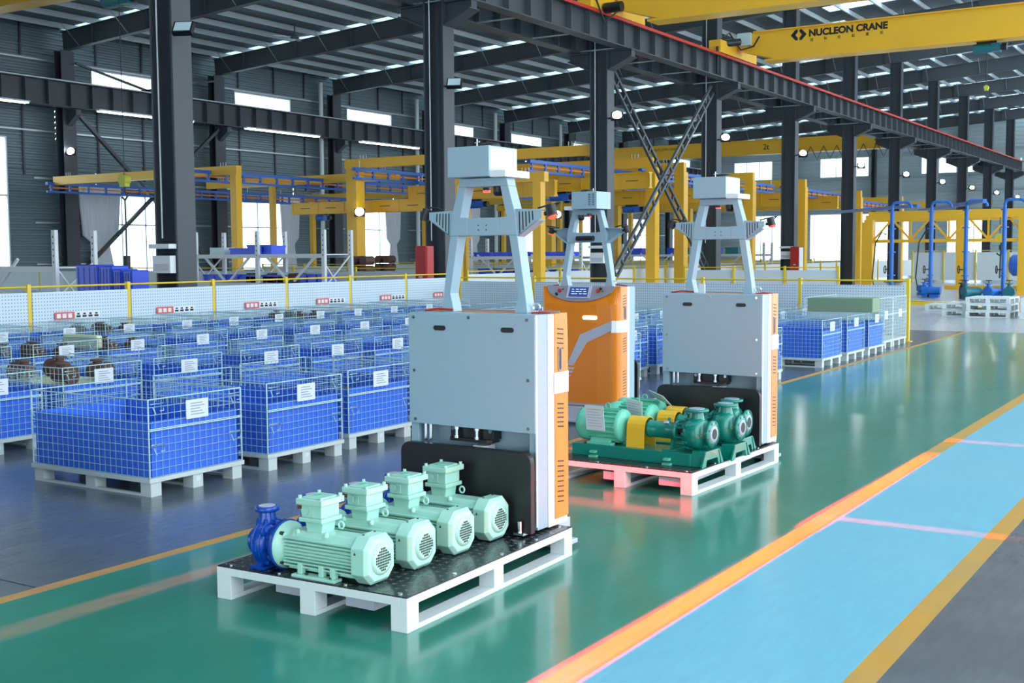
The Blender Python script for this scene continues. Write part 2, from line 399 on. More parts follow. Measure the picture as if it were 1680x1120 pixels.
wall_left = empty('wall_left', (XW-0.45, 0, 0), label='grey ribbed metal side wall of the hall', kind='structure')
WX = 0.0
def wallseg(y0, y1, z0, z1):
    m = MB(); corrugated_y(m, 0, y0, y1, z0, z1); m.obj('cladding_panel', M_clad, wall_left)
def window_unit(idx, y0, y1, z0, z1, nv, zs, label):
    """window lying in the left wall; frame, mullions, panes"""
    w = empty('window_%d' % idx, (XW-0.45, (y0+y1)/2, z0), label=label, kind='structure')
    hw = (y1-y0)/2; h = z1-z0; t = 0.05
    m = MB(); m.box(-0.04, 0.06, -hw, hw, 0, t); m.box(-0.04, 0.06, -hw, hw, h-t, h); m.box(-0.04, 0.06, -hw, -hw+t, t, h-t); m.box(-0.04, 0.06, hw-t, hw, t, h-t)
    m.obj('window_frame', M_white_frame, w)
    for k in range(1, nv): MB().box(-0.02, 0.05, -hw+2*hw*k/nv-0.025, -hw+2*hw*k/nv+0.025, t, h-t).obj('mullion', M_white_frame, w)
    for z in zs: MB().box(-0.02, 0.05, -hw+t, hw-t, z-0.03, z+0.03).obj('transom', M_white_frame, w)
    ys = [-hw+2*hw*k/nv for k in range(nv+1)]
    for k in range(nv): MB().box(0.0, 0.008, ys[k]+0.03, ys[k+1]-0.03, t, h-t).obj('pane', M_glass, w)
bays = []
YC = COLY
allY = [-8]+YC+[YF]
widx = 1
for i in range(len(YC)-1):
    ya, yb = YC[i], YC[i+1]; yc = (ya+yb)/2
    big = (yc < 29.0)
    # upper ribbon window
    u0, u1 = yc-2.2, yc+1.5
    l0, l1 = yc-2.1, yc+1.6
    if big: l0, l1 = yc-3.0, yc+1.75
    lz0, lz1 = (0.3, 6.1) if big else (0.9, 4.1)
    wallseg(ya, l0, 0, 5.0); wallseg(l1, yb, 0, 5.0)
    wallseg(l0, l1, 0, lz0)
    if lz1 < 5.0: wallseg(l0, l1, lz1, 5.0)
    top0 = max(5.0, lz1)
    if big: wallseg(ya, l0, 5.0, lz1); wallseg(l1, yb, 5.0, lz1)
    wallseg(ya, yb, top0, 8.2)
    wallseg(ya, u0, 8.2, 9.05); wallseg(u1, yb, 8.2, 9.05)
    wallseg(ya, yb, 9.05, 11.0)
    window_unit(widx, l0, l1, lz0, lz1, 3, [(lz1-lz0)*0.62], 'tall white-framed side window, %s from the left along the wall' % ORD[i]); widx += 1
    window_unit(widx, u0, u1, 8.2, 9.05, 1, [], 'narrow strip window high in the side wall, %s from the left' % ORD[i]); widx += 1
wallseg(YC[-1], YF, 0, 11.0)
# girts and vertical seams on the inside of the wall
g = MB()
for z in (1.3, 2.9, 4.6, 6.4, 8.15, 9.1):
    for i in range(len(YC)-1):
        if z < 6.0:
            yc = (YC[i]+YC[i+1])/2
            g.box(0.05, 0.17, YC[i], yc-2.6, z-0.03, z+0.03); g.box(0.05, 0.17, yc+2.8, YC[i+1], z-0.03, z+0.03)
        else: g.box(0.05, 0.17, YC[i], YC[i+1], z-0.03, z+0.03)
g.obj('wall_girts', M_galv, wall_left)
g = MB()
for i in range(len(YC)-1):
    for k in (-1.95, 0.35, 2.45):
        yc = (YC[i]+YC[i+1])/2+k; g.box(0.05, 0.10, yc-0.04, yc+0.04, 4.7, 8.1); g.box(0.05, 0.10, yc-0.04, yc+0.04, 9.2, 11)
g.obj('wall_seams', M_steel_dark, wall_left)

# far gable wall
wall_far = empty('wall_back', (0, YF, 0), label='pale ribbed metal gable wall at the far end', kind='structure')
def farseg(x0, x1, z0, z1):
    m = MB(); corrugated_x(m, 0, x0, x1, z0, z1, 0.3); m.obj('cladding_panel', M_clad_far, wall_far)
fx = [-40.2, -38.4, -34.9, -30.9, -26.9, -22.4, -17.6, -14, -9, -5, 0, 5, 12]
FWIN_U = [(-38.4, -35.0), (-31.0, -27.0), (-23.0, -19.0), (-12, -8)]
FWIN_L = [(-37.0, -34.0), (-31.8, -23.8), (-12.4, -8.8), (-21, -18)]
def rowsplit(wins, z0, z1, full0, full1):
    xs = full0
    for a, b in sorted(wins):
        farseg(xs, a, z0, z1); xs = b
    farseg(xs, full1, z0, z1)
farseg(-40.2, 14, 0, 0.6); rowsplit(FWIN_L, 0.6, 4.6, -40.2, 14); farseg(-40.2, 14, 4.6, 7.5)
rowsplit(FWIN_U, 7.5, 9.1, -40.2, 14); farseg(-40.2, 14, 9.1, 14)
for lst, z0, z1, nm in ((FWIN_U, 7.5, 9.1, 'upper'), (FWIN_L, 0.6, 4.6, 'lower')):
    for k, (a, b) in enumerate(sorted(lst)):
        w = empty('window_%d' % widx, ((a+b)/2, YF, z0), label='%s window of the far gable wall, %s from the left' % (nm, ORD[k]), kind='structure'); widx += 1
        hw = (b-a)/2; h = z1-z0; m = MB()
        m.box(-hw, hw, -0.05, 0.05, 0, 0.07); m.box(-hw, hw, -0.05, 0.05, h-0.07, h); m.box(-hw, -hw+0.07, -0.05, 0.05, 0.07, h-0.07); m.box(hw-0.07, hw, -0.05, 0.05, 0.07, h-0.07)
        m.obj('window_frame', M_white_frame, w)
        for q in (-hw/3, hw/3): MB().box(q-0.03, q+0.03, -0.04, 0.04, 0.07, h-0.07).obj('mullion', M_white_frame, w)
        MB().box(-hw+0.07, hw-0.07, 0, 0.01, 0.07, h-0.07).obj('pane', M_glass, w)
g = MB()
for z in (4.75, 6.2, 7.4, 9.2): g.box(-39.6, 13, -0.2, -0.08, z-0.06, z+0.06)
g.obj('wall_girts', M_galv, wall_far)

wall_front = empty('wall_front', (0, -9, 0), label='unseen ribbed metal end wall added behind the camera to cut the light', kind='structure')  # unseen wall, added to dim the light on faces turned to the camera
for (a, b, z0, z1) in ((-40.2, -10, 0, 12), (-10, 2, 4.5, 12.5), (2, 8.5, 0, 12.9)):
    m = MB(); corrugated_x(m, 0, a, b, z0, z1, 0.3); m.obj('cladding_panel', M_clad, wall_front)
RY0 = -9.2

# ---- roof: sheets with skylight strips, purlins, rafters
XR = 8.5
roof = empty('ceiling', (0, 0, 0), label='dark metal roof with pale skylight strips', kind='structure')
def roofslab(y0, y1, m, name, z=0.98, xa=XW-0.9, xb=XR):
    mb = MB(); xs = [xa, xb]
    vs = [(x, y, roofz(x)+z+dz) for dz in (0, 0.04) for x in xs for y in (y0, y1)]
    mb.add(vs, [(0,2,3,1),(4,5,7,6),(0,1,5,4),(2,6,7,3),(0,4,6,2),(1,3,7,5)]); return mb.obj(name, m, roof)
XM = XI-0.4
for (xa, xb, offs, wd) in ((XW-0.9, XM, (0.32,), 0.95), (XM, XR, (1.6, 4.9), 1.15)):
    edges = [RY0]
    for i in range(-2, 11):
        y = 14.4+7.85*i
        for off_ in offs:
            a, b = y+off_, y+off_+wd
            if a > edges[-1]+0.1 and b < YF: edges += [a, b]
    edges.append(YF+0.5)
    for k in range(len(edges)-1):
        if k % 2 == 0: roofslab(edges[k], edges[k+1], M_roof, 'roof_sheet', 0.98, xa, xb)
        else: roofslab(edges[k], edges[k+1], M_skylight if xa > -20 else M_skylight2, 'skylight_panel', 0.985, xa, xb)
NP = 39
pm = MB(); pm.box(-0.035, 0.035, RY0, YF, 0, 0.02); pm.box(-0.035, -0.02, RY0, YF, 0.02, 0.2); pm.box(-0.07, -0.02, RY0, YF, 0.2, 0.215)
pme = pm.mesh('purlin', M_purlin)
for k in range(NP):
    x = -39.0+1.38*k
    if x > XR-0.3: break
    o = bpy.data.objects.new('purlin', pme); COL.objects.link(o); o.parent = roof; o.location = (x, 0, roofz(x)+0.745)
# rafters
rm = MB(); a = (XW+0.2, 0, roofz(XW+0.2)+0.36); b = (XR, 0, roofz(XR)+0.36)
rm.ibeam(a, b, 0.72, 0.26, 0.022, 0.012)
x = XW+2
while x < XR: rm.box(x-0.006, x+0.006, -0.12, 0.12, roofz(x)+0.03, roofz(x)+0.69); x += 3.0
rme = rm.mesh('rafter', M_rafter)
kbm = [MB().bar((0, 0.03*q, 0.05), (0.05, 0.85*q, 0.76), 0.024, 0.024).mesh('knee_brace', M_galv) for q in (-1, 1)]
for i, y in enumerate(YC+[92.7+0.0]):
    if y < RY0: continue
    if i == len(YC): break
    o = tag(bpy.data.objects.new('rafter', rme), 'dark steel roof rafter over the %s column line from the camera' % ORD[max(0, i-1)], None, None, 'structure')
    COL.objects.link(o); o.location = (0, y, 0)
    x = XW+1.2
    while x < -2:
        for me in kbm: o2 = bpy.data.objects.new('knee_brace', me); COL.objects.link(o2); o2.parent = o; o2.location = (x, 0, roofz(x))
        x += 2.76

# ---- columns
def hcolumn(name, x, y, h, wx, wy, label, m=M_steel_dark, web=0.02, tf=0.035):
    mb = MB()
    mb.box(-wx/2, -wx/2+tf, -wy/2, wy/2, 0.03, h); mb.box(wx/2-tf, wx/2, -wy/2, wy/2, 0.03, h); mb.box(-wx/2+tf, wx/2-tf, -web/2, web/2, 0.03, h)
    e = empty(name, (x, y, 0), label=label, cat='column')
    mb.obj('column_shaft', m, e, label='dark grey H section')
    MB().box(-wx/2-0.12, wx/2+0.12, -wy/2-0.12, wy/2+0.12, 0, 0.03).obj('base_plate', m, e)
    return e
for i, y in enumerate(YC):
    if i < 1: continue
    vis = i-2
    lb = 'dark steel inner column, %s from the left in the row carrying the crane beam' % ORD[vis] if vis >= 0 else 'dark steel inner column outside the left edge of view'
    c = hcolumn('steel_column', XI, y, roofz(XI), 0.55, 0.42, lb)
    c['group'] = 'inner row of dark steel columns'
    if i % 1 == 0:
        b = MB()   # corbels both sides
        for s in (-1, 1):
            b.prism([(s*0.27, 6.72), (s*0.98, 7.02), (s*0.98, 7.2), (s*0.27, 7.2)], 'y', -0.11, 0.11)
            b.box(min(s*0.27, s*1.02), max(s*0.27, s*1.02), -0.2, 0.2, 7.18, 7.215)
            b.prism([(s*0.27, 6.72), (s*0.98, 7.02), (s*1.0, 6.99), (s*0.29, 6.68)], 'y', -0.2, 0.2)
        b.obj('corbel', M_steel_dark, c)
    if vis <= 3: MB().tube([(-0.12, -0.19, 1.9), (-0.12, -0.19, 7.0), (-0.12, -0.19, 10.5)], 0.014).obj('conduit_pipe', M_white_frame, c, label='pale vertical conduit')
    d = hcolumn('steel_column', XW+0.25, y, roofz(XW+0.25), 0.4, 0.6, 'dark steel column against the side wall, %s from the left' % ORD[i-1])
    d['group'] = 'dark steel columns along the side wall'
    MB().prism([(0.2, 6.6), (0.75, 7.0), (0.75, 7.2), (0.2, 7.2)], 'y', -0.12, 0.12).obj('corbel', M_steel_dark, d)
    if i in (3, 6, 7, 8, 9): 
        dp = MB(); dp.tube([(0, -0.75, 0.0), (0, -0.75, 10.0)], 0.11, 10); 
        q = dp.obj('downpipe', M_pipe_white); q.location = (XW+0.05, y, 0)
        tag(q, 'white rainwater downpipe beside the %s wall column' % ORD[i-1], 'pipe', 'rainwater downpipes on the side wall')
for k in range(5):
    x = -33+k*6.5
    if x > 10: break
    c = hcolumn('steel_column', x, YF-0.5, roofz(x)+0.3, 0.3, 0.45, 'dark gable column at the far wall, %s from the left' % ORD[k]); c['group'] = 'gable wall columns'

# ---- crane runway beams
def runway(name, x, y0, y1, z0, z1, w, label, rail=None):
    e = empty(name, (x, 0, z0), label=label, cat='runway beam'); h = z1-z0
    MB().ibeam((0, y0, h/2), (0, y1, h/2), h, w, 0.03, 0.014).obj('girder', M_steel_dark, e)
    sme = MB().box(-w/2+0.01, w/2-0.01, -0.008, 0.008, 0.03, h-0.03).mesh('web_stiffener', M_rafter); y = y0+0.3
    while y < y1:
        so = bpy.data.objects.new('web_stiffener', sme); COL.objects.link(so); so.parent = e; so.location = (0, y, 0); y += 0.98
    MB().box(-0.03, 0.03, y0, y1, h, h+0.07).obj('crane_rail', M_galv, e)
    if rail: MB().box(w/2+0.02, w/2+0.07, y0, y1, h-0.05, h+0.03).obj('conductor_rail', M_redrail, e, label='red power conductor')
    return e
runway('runway_beam', XI+0.75, -1, 92.9, 7.22, 7.92, 0.36, 'long dark runway beam with red conductor rail, right side of inner columns', True)
RWL = runway('runway_beam', XI-0.75, -1, 92.9, 7.22, 7.92, 0.36, 'dark runway beam along the left side of the inner columns')
runway('runway_beam', XW+0.95, -1, 92.9, 7.22, 8.17, 0.4, 'dark runway beam along the side wall under the strip windows')
tme = MB().bar((0.15, 0, 0.03), (1.35, 0, 0.03), 0.05, 0.03).mesh('cross_tie', M_galv)
for k in range(32):
    o = bpy.data.objects.new('cross_tie', tme); COL.objects.link(o); o.parent = RWL; o.location = (0, COLY[0]+k*2.6, 0)
tag(MB().box(XI+0.72, XI+0.78, 92.92, 92.98, 7.9, 8.2).obj('end_stop_light', M_green_sign), 'small green light at the far end of the runway', 'light')

# cross bracing between columns
def lattice_brace(x, ya, za, yb, zb, label, m=M_steel_dark):
    e = empty('cross_brace', (x, ya, za), label=label, cat='brace')
    d = Vector((0, yb-ya, zb-za)); n = Vector((0, -d.z, d.y)).normalized()*0.14
    MB().bar(n, d+n, 0.08, 0.07).obj('chord', m, e); MB().bar(-n, d-n, 0.08, 0.07).obj('chord', m, e)
    k = 0.3; L = d.length; u = d.normalized(); bme = MB().bar(-n, n, 0.05, 0.08, up=(1, 0, 0)).mesh('batten_plate', m)
    while k < L:
        o = bpy.data.objects.new('batten_plate', bme); COL.objects.link(o); o.parent = e; o.location = u*k; k += 0.55
lattice_brace(XI-0.02, COLY[4]+0.3, 7.0, COLY[5]-0.3, 1.0, 'dark lattice brace crossing down to the right behind the second forklift robot')
lattice_brace(XI+0.14, COLY[4]+0.3, 0.8, COLY[5]-0.3, 7.0, 'grey lattice brace crossing up to the right behind the second forklift robot', M_rafter)
for (ya, za, yb, zb, w, lb) in ((30.35, 7.1, 37.7, 0.7, 0.15, 'big dark diagonal brace sloping down to the right in front of the side wall'), (30.35, 1.0, 37.7, 7.1, 0.15, 'big dark diagonal brace sloping up to the right in front of the side wall'),
                           (30.35, 9.0, 37.7, 7.6, 0.10, 'thin brace sloping down across the leftmost strip window'), (30.35, 7.6, 37.7, 9.2, 0.10, 'thin brace sloping up across the leftmost strip window')):
    tag(MB().bar((XW+0.58, ya, za), (XW+0.58, yb, zb), w, w*0.8).obj('wall_brace', M_steel_dark), lb, 'brace')
# bright strip lamps under the wall runway
for i in range(3, len(YC)-1):
    yc = (YC[i]+YC[i+1])/2
    e = empty('strip_lamp', (XW+1.45, yc-1.0, 7.12), label='long fluorescent strip lamp under the wall runway, %s from the left' % ORD[i-3], cat='lamp', group='strip lamps under the wall runway')
    MB().box(-0.12, 0.12, -2.4, 2.4, 0.05, 0.11).obj('housing', M_white, e)
    for dx in (-0.09, 0.09): MB().box(dx-0.02, dx+0.02, -2.35, 2.35, 0.01, 0.05).obj('tube', M_tube, e)
    MB().box(-0.42, 0.0, -1.5, -1.48, 0.11, 0.13).box(-0.42, 0.0, 1.48, 1.5, 0.11, 0.13).obj('hanger', M_galv, e)

# ================================================================== FORKLIFT ROBOTS
def capsule(w, h, n=8):
    pts = []; r = h/2
    for k in range(n+1): a = -PI/2+PI*k/n; pts.append((w/2-r+r*math.cos(a), r*math.sin(a)))
    for k in range(n+1): a = PI/2+PI*k/n; pts.append((-w/2+r+r*math.cos(a), r*math.sin(a)))
    return pts
def rrect(w, h, r, n=6, corners=(1,1,1,1)):
    """rounded rectangle, corners (br, tr, tl, bl)"""
    pts = []
    for (cx, cy, a0, on) in ((w/2, -h/2, -PI/2, corners[0]), (w/2, h/2, 0, corners[1]), (-w/2, h/2, PI/2, corners[2]), (-w/2, -h/2, PI, corners[3])):
        if not on: pts.append((cx, cy)); continue
        sx = 1 if cx > 0 else -1; sy = 1 if cy > 0 else -1
        for k in range(n+1):
            a = a0+PI/2*k/n; pts.append((cx-sx*r+r*math.cos(a), cy-sy*r+r*math.sin(a)))
    return pts
def off(pts, dx, dy): return [(a+dx, b+dy) for a, b in pts]

def line_light(name, parent, loc, target, long_axis, width, length, power):
    """red safety line projector: light sheet aimed at a floor line (axis 'x' or 'y' in local space)"""
    ld = bpy.data.lights.new(name, 'SPOT'); ld.energy = power; ld.color = (1.0, 0.010, 0.010)
    ld.spot_size = math.radians(150); ld.spot_blend = 0.1; ld.shadow_soft_size = 0.012
    ld.use_nodes = True; nt = ld.node_tree; L = nt.links
    em = [n for n in nt.nodes if n.type == 'EMISSION'][0]
    tc = nt.nodes.new('ShaderNodeTexCoord'); sx = nt.nodes.new('ShaderNodeSeparateXYZ'); L.new(tc.outputs['Normal'], sx.inputs[0])
    def ratio(o):
        d = nt.nodes.new('ShaderNodeMath'); d.operation = 'DIVIDE'; L.new(sx.outputs[o], d.inputs[0]); L.new(sx.outputs['Z'], d.inputs[1])
        a = nt.nodes.new('ShaderNodeMath'); a.operation = 'ABSOLUTE'; L.new(d.outputs[0], a.inputs[0]); return a
    def soft(a, w, s):
        m = nt.nodes.new('ShaderNodeMapRange'); m.inputs['From Min'].default_value = w+s; m.inputs['From Max'].default_value = w-s
        L.new(a.outputs[0], m.inputs['Value']); return m
    m1 = soft(ratio('X'), width, width*0.35); m2 = soft(ratio('Y'), length, length*0.12)
    mu = nt.nodes.new('ShaderNodeMath'); mu.operation = 'MULTIPLY'; L.new(m1.outputs[0], mu.inputs[0]); L.new(m2.outputs[0], mu.inputs[1])
    L.new(mu.outputs[0], em.inputs['Strength'])
    o = bpy.data.objects.new(name, ld); COL.objects.link(o); o.parent = parent; o.location = loc
    z = (Vector(loc)-Vector(target)).normalized()
    y = Vector((1,0,0)) if long_axis == 'x' else Vector((0,1,0))
    x = y.cross(z).normalized(); y = z.cross(x).normalized()
    o.rotation_euler = Matrix(((x.x, y.x, z.x), (x.y, y.y, z.y), (x.z, y.z, z.z))).to_euler()
    return o

def make_robot():
    """origin on the floor under the fork-side face; forks towards -y, orange cover towards +y"""
    e = empty('forklift_robot')
    W = 0.405
    # steel body (fork side)
    b = MB(); b.box(-W, W, 0.10, 0.14, 0.17, 1.285); b.box(-W, -W+0.05, 0.0, 0.10, 0.17, 1.285); b.box(W-0.05, W, 0.0, 0.10, 0.17, 1.285); b.box(-W+0.05, W-0.05, 0.0, 0.10, 1.2, 1.285)
    b.obj('steel_frame', M_agv_grey, e, bevel=0.004)
    f = MB(); f.prism([(-W+0.006, 0.682), (W-0.001, 0.675), (W-0.001, 1.28), (-W+0.006, 1.28)], 'y', -0.022, -0.004)
    fp = f.obj('front_panel', M_agv_grey, e, bevel=0.003)
    for x, z in ((-0.19, 1.205), (0.24, 1.205)):
        MB().prism(off(capsule(0.078, 0.026), x, z), 'y', -0.026, -0.020).obj('grip_slot', M_black, fp, label='black grip slot')
    for x, z in ((-0.36, 1.26), (0.0, 1.265), (-0.36, 0.97), (0.365, 0.95), (-0.355, 0.705), (0.365, 0.70), (0.36, 1.26)):
        MB().cyl((x, -0.022, z), (x, -0.028, z), 0.009, 10).obj('bolt', M_chrome, fp)
    MB().box(W-0.001, W+0.004, -0.018, -0.004, 0.19, 1.285).obj('edge_strip', M_agv_white, e, label='white edge strip')
    # white side frame and back structure
    s = MB(); s.box(-W-0.004, -W+0.05, 0.105, 0.30, 0.165, 1.283); s.box(W-0.05, W+0.004, 0.105, 0.30, 0.165, 1.283); s.box(-W+0.05, W-0.05, 0.14, 0.30, 0.165, 1.27)
    s.obj('side_frame', M_agv_white, e, bevel=0.004)
    # orange cover: curved front swept over a plan profile
    def plan(y0, inset=0.0):
        pts = [(-W-0.008, y0)]
        for k in range(7): a = PI-PI/2*k/6; pts.append((-W-0.008+0.075+0.075*math.cos(a), 0.285+0.075*math.sin(a)))
        pts += [(-0.2, 0.372), (0, 0.376), (0.2, 0.372)]
        for k in range(7): a = PI/2-PI/2*k/6; pts.append((W+0.008-0.075+0.075*math.cos(a), 0.285+0.075*math.sin(a)))
        pts.append((W+0.008, y0)); return pts
    p = plan(0.165); n = len(p); c = MB()
    levels = [(0.20, 1.0, 0.0), (1.095, 1, 0.0), (1.125, 1, 0.003), (1.285, 1, 0.0475)]
    vs = []
    for (z, sc_, ins) in levels:
        for (x, y) in p: vs.append((x, min(y, 0.376-ins*1.6) if y > 0.2 else y, z))
    m = len(levels)
    # close: walls + flat top and bottom
    c.add(vs, [(i*n+k, i*n+k+1, (i+1)*n+k+1, (i+1)*n+k) for i in range(m-1) for k in range(n-1)], False)
    c.add(vs[-n:], [tuple(range(n))]); c.add(vs[:n], [tuple(range(n-1, -1, -1))])
    c.add(vs, [(i*n+n-1, i*n, (i+1)*n, (i+1)*n+n-1) for i in range(m-1)])
    cov = c.obj('orange_cover', M_agv_orange, e, bevel=0.004)
    # console
    k = MB(); pts = []
    for q in range(15): a = PI+PI*q/14; pts.append((0.36*math.cos(a), 0.158*math.sin(a)))
    cm = MB(); cm.prism(pts, 'z', 0.0, 0.012)
    con = cm.obj('console', M_console, cov); con.location = (0, 0.3015, 1.287); con.rotation_euler = (math.radians(65), 0, PI)
    sm = MB().box(-0.125, 0.125, -0.128, -0.004, 0.012, 0.024); so = sm.obj('screen_housing', M_silver, con)
    MB().box(-0.10, 0.10, -0.115, -0.018, 0.024, 0.026).obj('display', M_screen, so)
    con2 = []
    for x, y, r, mt in ((-0.21, 0.05, 0.016, M_redcap), (-0.235, 0.085, 0.012, M_black), (-0.18, 0.03, 0.012, M_brass), (0.20, 0.05, 0.016, M_redcap), (0.225, 0.03, 0.012, M_black), (0.245, 0.05, 0.008, M_brass)):
        MB().cyl((x, -y-0.004, 0.012), (x, -y-0.004, 0.034), r, 12).obj('button', mt, con)
    for q in range(12):
        gx, gy = -0.075+(q % 4)*0.042, -0.045-(q//4)*0.022
        MB().box(gx, gx+0.022+0.008*(q % 3), gy, gy+0.007, 0.0261, 0.0266).obj('screen_mark', M_glyph, so)
    # indicator and silver band on the orange front
    MB().prism(off(capsule(0.15, 0.034), -0.13, 1.0), 'y', 0.37, 0.378).obj('indicator_light', M_whitelight, cov, label='white glowing indicator')
    bd = MB()
    yb = lambda x: 0.379 if abs(x) < 0.22 else 0.376
    bd.prism([(-W+0.045, 0.975), (-0.03, 0.84), (0.115, 0.55), (0.045, 0.55), (-0.10, 0.77), (-W+0.045, 0.885)], 'y', 0.36, 0.3795)
    bo = bd.obj('silver_band', M_silver, cov, label='silver angular band on the orange front')
    for q in range(4): MB().prism([(0.03+0.02*q, 0.53-0.035*q), (0.135+0.01*q, 0.53-0.035*q), (0.145+0.01*q, 0.512-0.035*q), (0.045+0.02*q, 0.512-0.035*q)], 'y', 0.36, 0.379).obj('band_stripe', M_silver, cov)
    for sd in (-1, 1):
        wb = MB(); wb.box(min(sd*(W+0.006), sd*(W+0.012)), max(sd*(W+0.006), sd*(W+0.012)), 0.158, 0.30, 0.865, 0.975)
        if sd > 0 or True: wb.prism([(sd*(W+0.012), 0.30), (sd*(W-0.012), 0.345), (sd*(W-0.05), 0.376), (sd*(W-0.05), 0.36), (sd*(W-0.02), 0.335), (sd*(W+0.0), 0.30)], 'z', 0.865, 0.975)
        wb.obj('white_band', M_agv_white, cov, label='white band across the orange side')
        # vents
        for (z0, z1, cnt) in ((1.205, 1.105, 5), (0.81, 0.69, 6), (0.505, 0.29, 9)):
            for q in range(cnt):
                z = z0+(z1-z0)*q/(cnt-1); X = sd*(W+0.0085)
                MB().add([(X, 0.19, z+0.004), (X, 0.255, z-0.003), (X, 0.255, z-0.010), (X, 0.19, z-0.003), (X+sd*0.001, 0.19, z+0.004), (X+sd*0.001, 0.255, z-0.003), (X+sd*0.001, 0.255, z-0.010), (X+sd*0.001, 0.19, z-0.003)],
                    [(0,3,2,1),(4,5,6,7),(0,1,5,4),(1,2,6,5),(2,3,7,6),(3,0,4,7)]).obj('vent_slot', M_black, cov)
        hp = [(y, z) for z, y in capsule(0.13, 0.036)]
        h1 = MB().prism(off(hp, 0.215, 1.045), 'x', sd*(W+0.008), sd*(W+0.012)).obj('handle_rim', M_console, cov)
        MB().prism(off([(a*0.55, b*0.88) for a, b in hp], 0.215, 1.045), 'x', sd*(W+0.012), sd*(W+0.013)).obj('handle_recess', M_black, h1)
    # floor chassis
    ch = MB(); ch.box(-0.37, 0.37, 0.27, 0.40, 0.035, 0.165); ch.box(-0.40, 0.40, 0.25, 0.43, 0.02, 0.045)
    ch.obj('chassis', M_silver, e, bevel=0.004)
    for x in (-0.25, 0.25): MB().cyl((x-0.03, 0.34, 0.06), (x+0.03, 0.34, 0.06), 0.06, 20).obj('drive_wheel', M_black, e)
    # lift fixtures above load plate
    lf = MB(); lf.box(-0.16, 0.12, 0.03, 0.10, 0.615, 0.72); lf.prism(off(rrect(0.28, 0.10, 0.03), -0.02, 0.05)  , 'z', 0.60, 0.617)
    lo = lf.obj('lift_bracket', M_black, e)
    MB().box(0.01, 0.085, -0.01, 0.09, 0.555, 0.585).obj('lift_block', M_agv_white, lo)
    for x in (-0.10, 0.03): 
        MB().cyl((x, -0.0, 0.617), (x, -0.0, 0.70), 0.010, 12).cyl((x, 0, 0.617), (x, 0, 0.63), 0.016, 8).cyl((x, 0, 0.665), (x, 0, 0.685), 0.017, 6).obj('lift_stud', M_chrome, lo)
    for x in (-0.14, 0.10): MB().cyl((x, 0.03, 0.662), (x, 0.02, 0.662), 0.012, 10).obj('bolt', M_chrome, lo)
    for x in (-0.32, -0.285): MB().cyl((x, 0.02, 0.585), (x, 0.02, 0.68), 0.011, 12).obj('guide_rod', M_chrome, e)
    # load plate + forks
    lp = MB().prism(off(rrect(0.83, 0.42, 0.055, corners=(0,1,1,0)), 0.0, 0.377), 'y', -0.085, -0.045)
    lp2 = lp.obj('load_plate', M_black, e, bevel=0.004)
    MB().box(0.335, 0.395, -0.13, -0.085, 0.168, 0.18).cyl((0.36, -0.105, 0.18), (0.36, -0.105, 0.235), 0.012, 12).obj('plate_bracket', M_chrome, lp2)
    for x in (-0.21, 0.21): MB().box(x-0.08, x+0.08, -1.2, 0.1, 0.045, 0.10).obj('fork', M_silver, e)
    # mast (plates in profile, 8 cm deep box section)
    ms = MB(); y0, y1 = 0.12, 0.20
    T = 1.285
    for q in (-1, 1):
        ms.prism([(q*0.275, T), (q*0.195, T), (q*0.218, T+0.10), (q*0.163, 1.695), (q*0.215, 1.695), (q*0.262, T+0.10)], 'y', y0, y1)
        ms.prism([(q*0.215, 1.695), (q*0.10, 1.695), (q*0.10, 1.79), (q*0.205, 1.80)], 'y', y0, y1)
        ms.prism([(q*0.205, 1.80), (q*0.148, 1.79), (q*0.110, 1.955), (q*0.160, 1.955)], 'y', y0, y1)
        ms.prism([(q*0.215, 1.685), (q*0.34, 1.77), (q*0.36, 1.785), (q*0.36, 1.825), (q*0.200, 1.832)], 'y', y0+0.006, y0+0.012)
        ms.prism([(q*0.215, 1.685), (q*0.34, 1.77), (q*0.335, 1.776), (q*0.212, 1.694)], 'y', y0+0.006, y1)
        ms.prism([(q*0.36, 1.820), (q*0.36, 1.826), (q*0.200, 1.833), (q*0.200, 1.827)], 'y', y0+0.006, y1)
    ms.box(-0.10, 0.10, y0, y1, 1.695, 1.79); ms.prism([(-0.160, 1.955), (0.160, 1.955), (0.150, 2.0), (-0.150, 2.0)], 'y', y0, y1)
    mo = ms.obj('mast', M_agv_grey, e, bevel=0.003)
    for q in (-1, 1):
        for i in range(5):
            x = 0.225+i*0.020; hgt = 0.115-i*0.017
            MB().prism([(q*x, 1.818-hgt), (q*(x+0.006), 1.818-hgt+0.004), (q*(x+0.003), 1.818), (q*(x-0.003), 1.818)], 'y', y0+0.0045, y0+0.006).obj('arm_slot', M_black, mo)
        lamp = MB().cyl((q*0.36, 0.16, 1.805), (q*0.40, 0.16, 1.805), 0.012, 10).cyl((q*0.392, 0.16, 1.845), (q*0.412, 0.155, 1.790), 0.028, 16)
        lo_ = lamp.obj('line_lamp', M_black, mo)
        MB().cyl((q*0.412, 0.155, 1.790), (q*0.414, 0.154, 1.783), 0.025, 16).obj('lamp_lens', M_redlens if q > 0 else M_black, lo_)
        MB().tube([(q*0.40, 0.18, 1.83), (q*0.43, 0.2, 1.86), (q*0.36, 0.2, 1.85), (q*0.3, 0.19, 1.835)], 0.005, 6).obj('lamp_cable', M_black, lo_)
    for x in (-0.03, 0.02): 
        for z in (1.725, 1.75): MB().cyl((x, y0, z), (x, y0-0.002, z), 0.004, 8).obj('screw_hole', M_grille, mo)
    MB().cyl((0.07, 0.17, 1.955), (0.07, 0.17, 1.925), 0.032, 16).cyl((0.07, 0.17, 1.925), (0.07, 0.17, 1.905), 0.034, 16, r1=0.022).obj('under_scanner', M_black, mo)
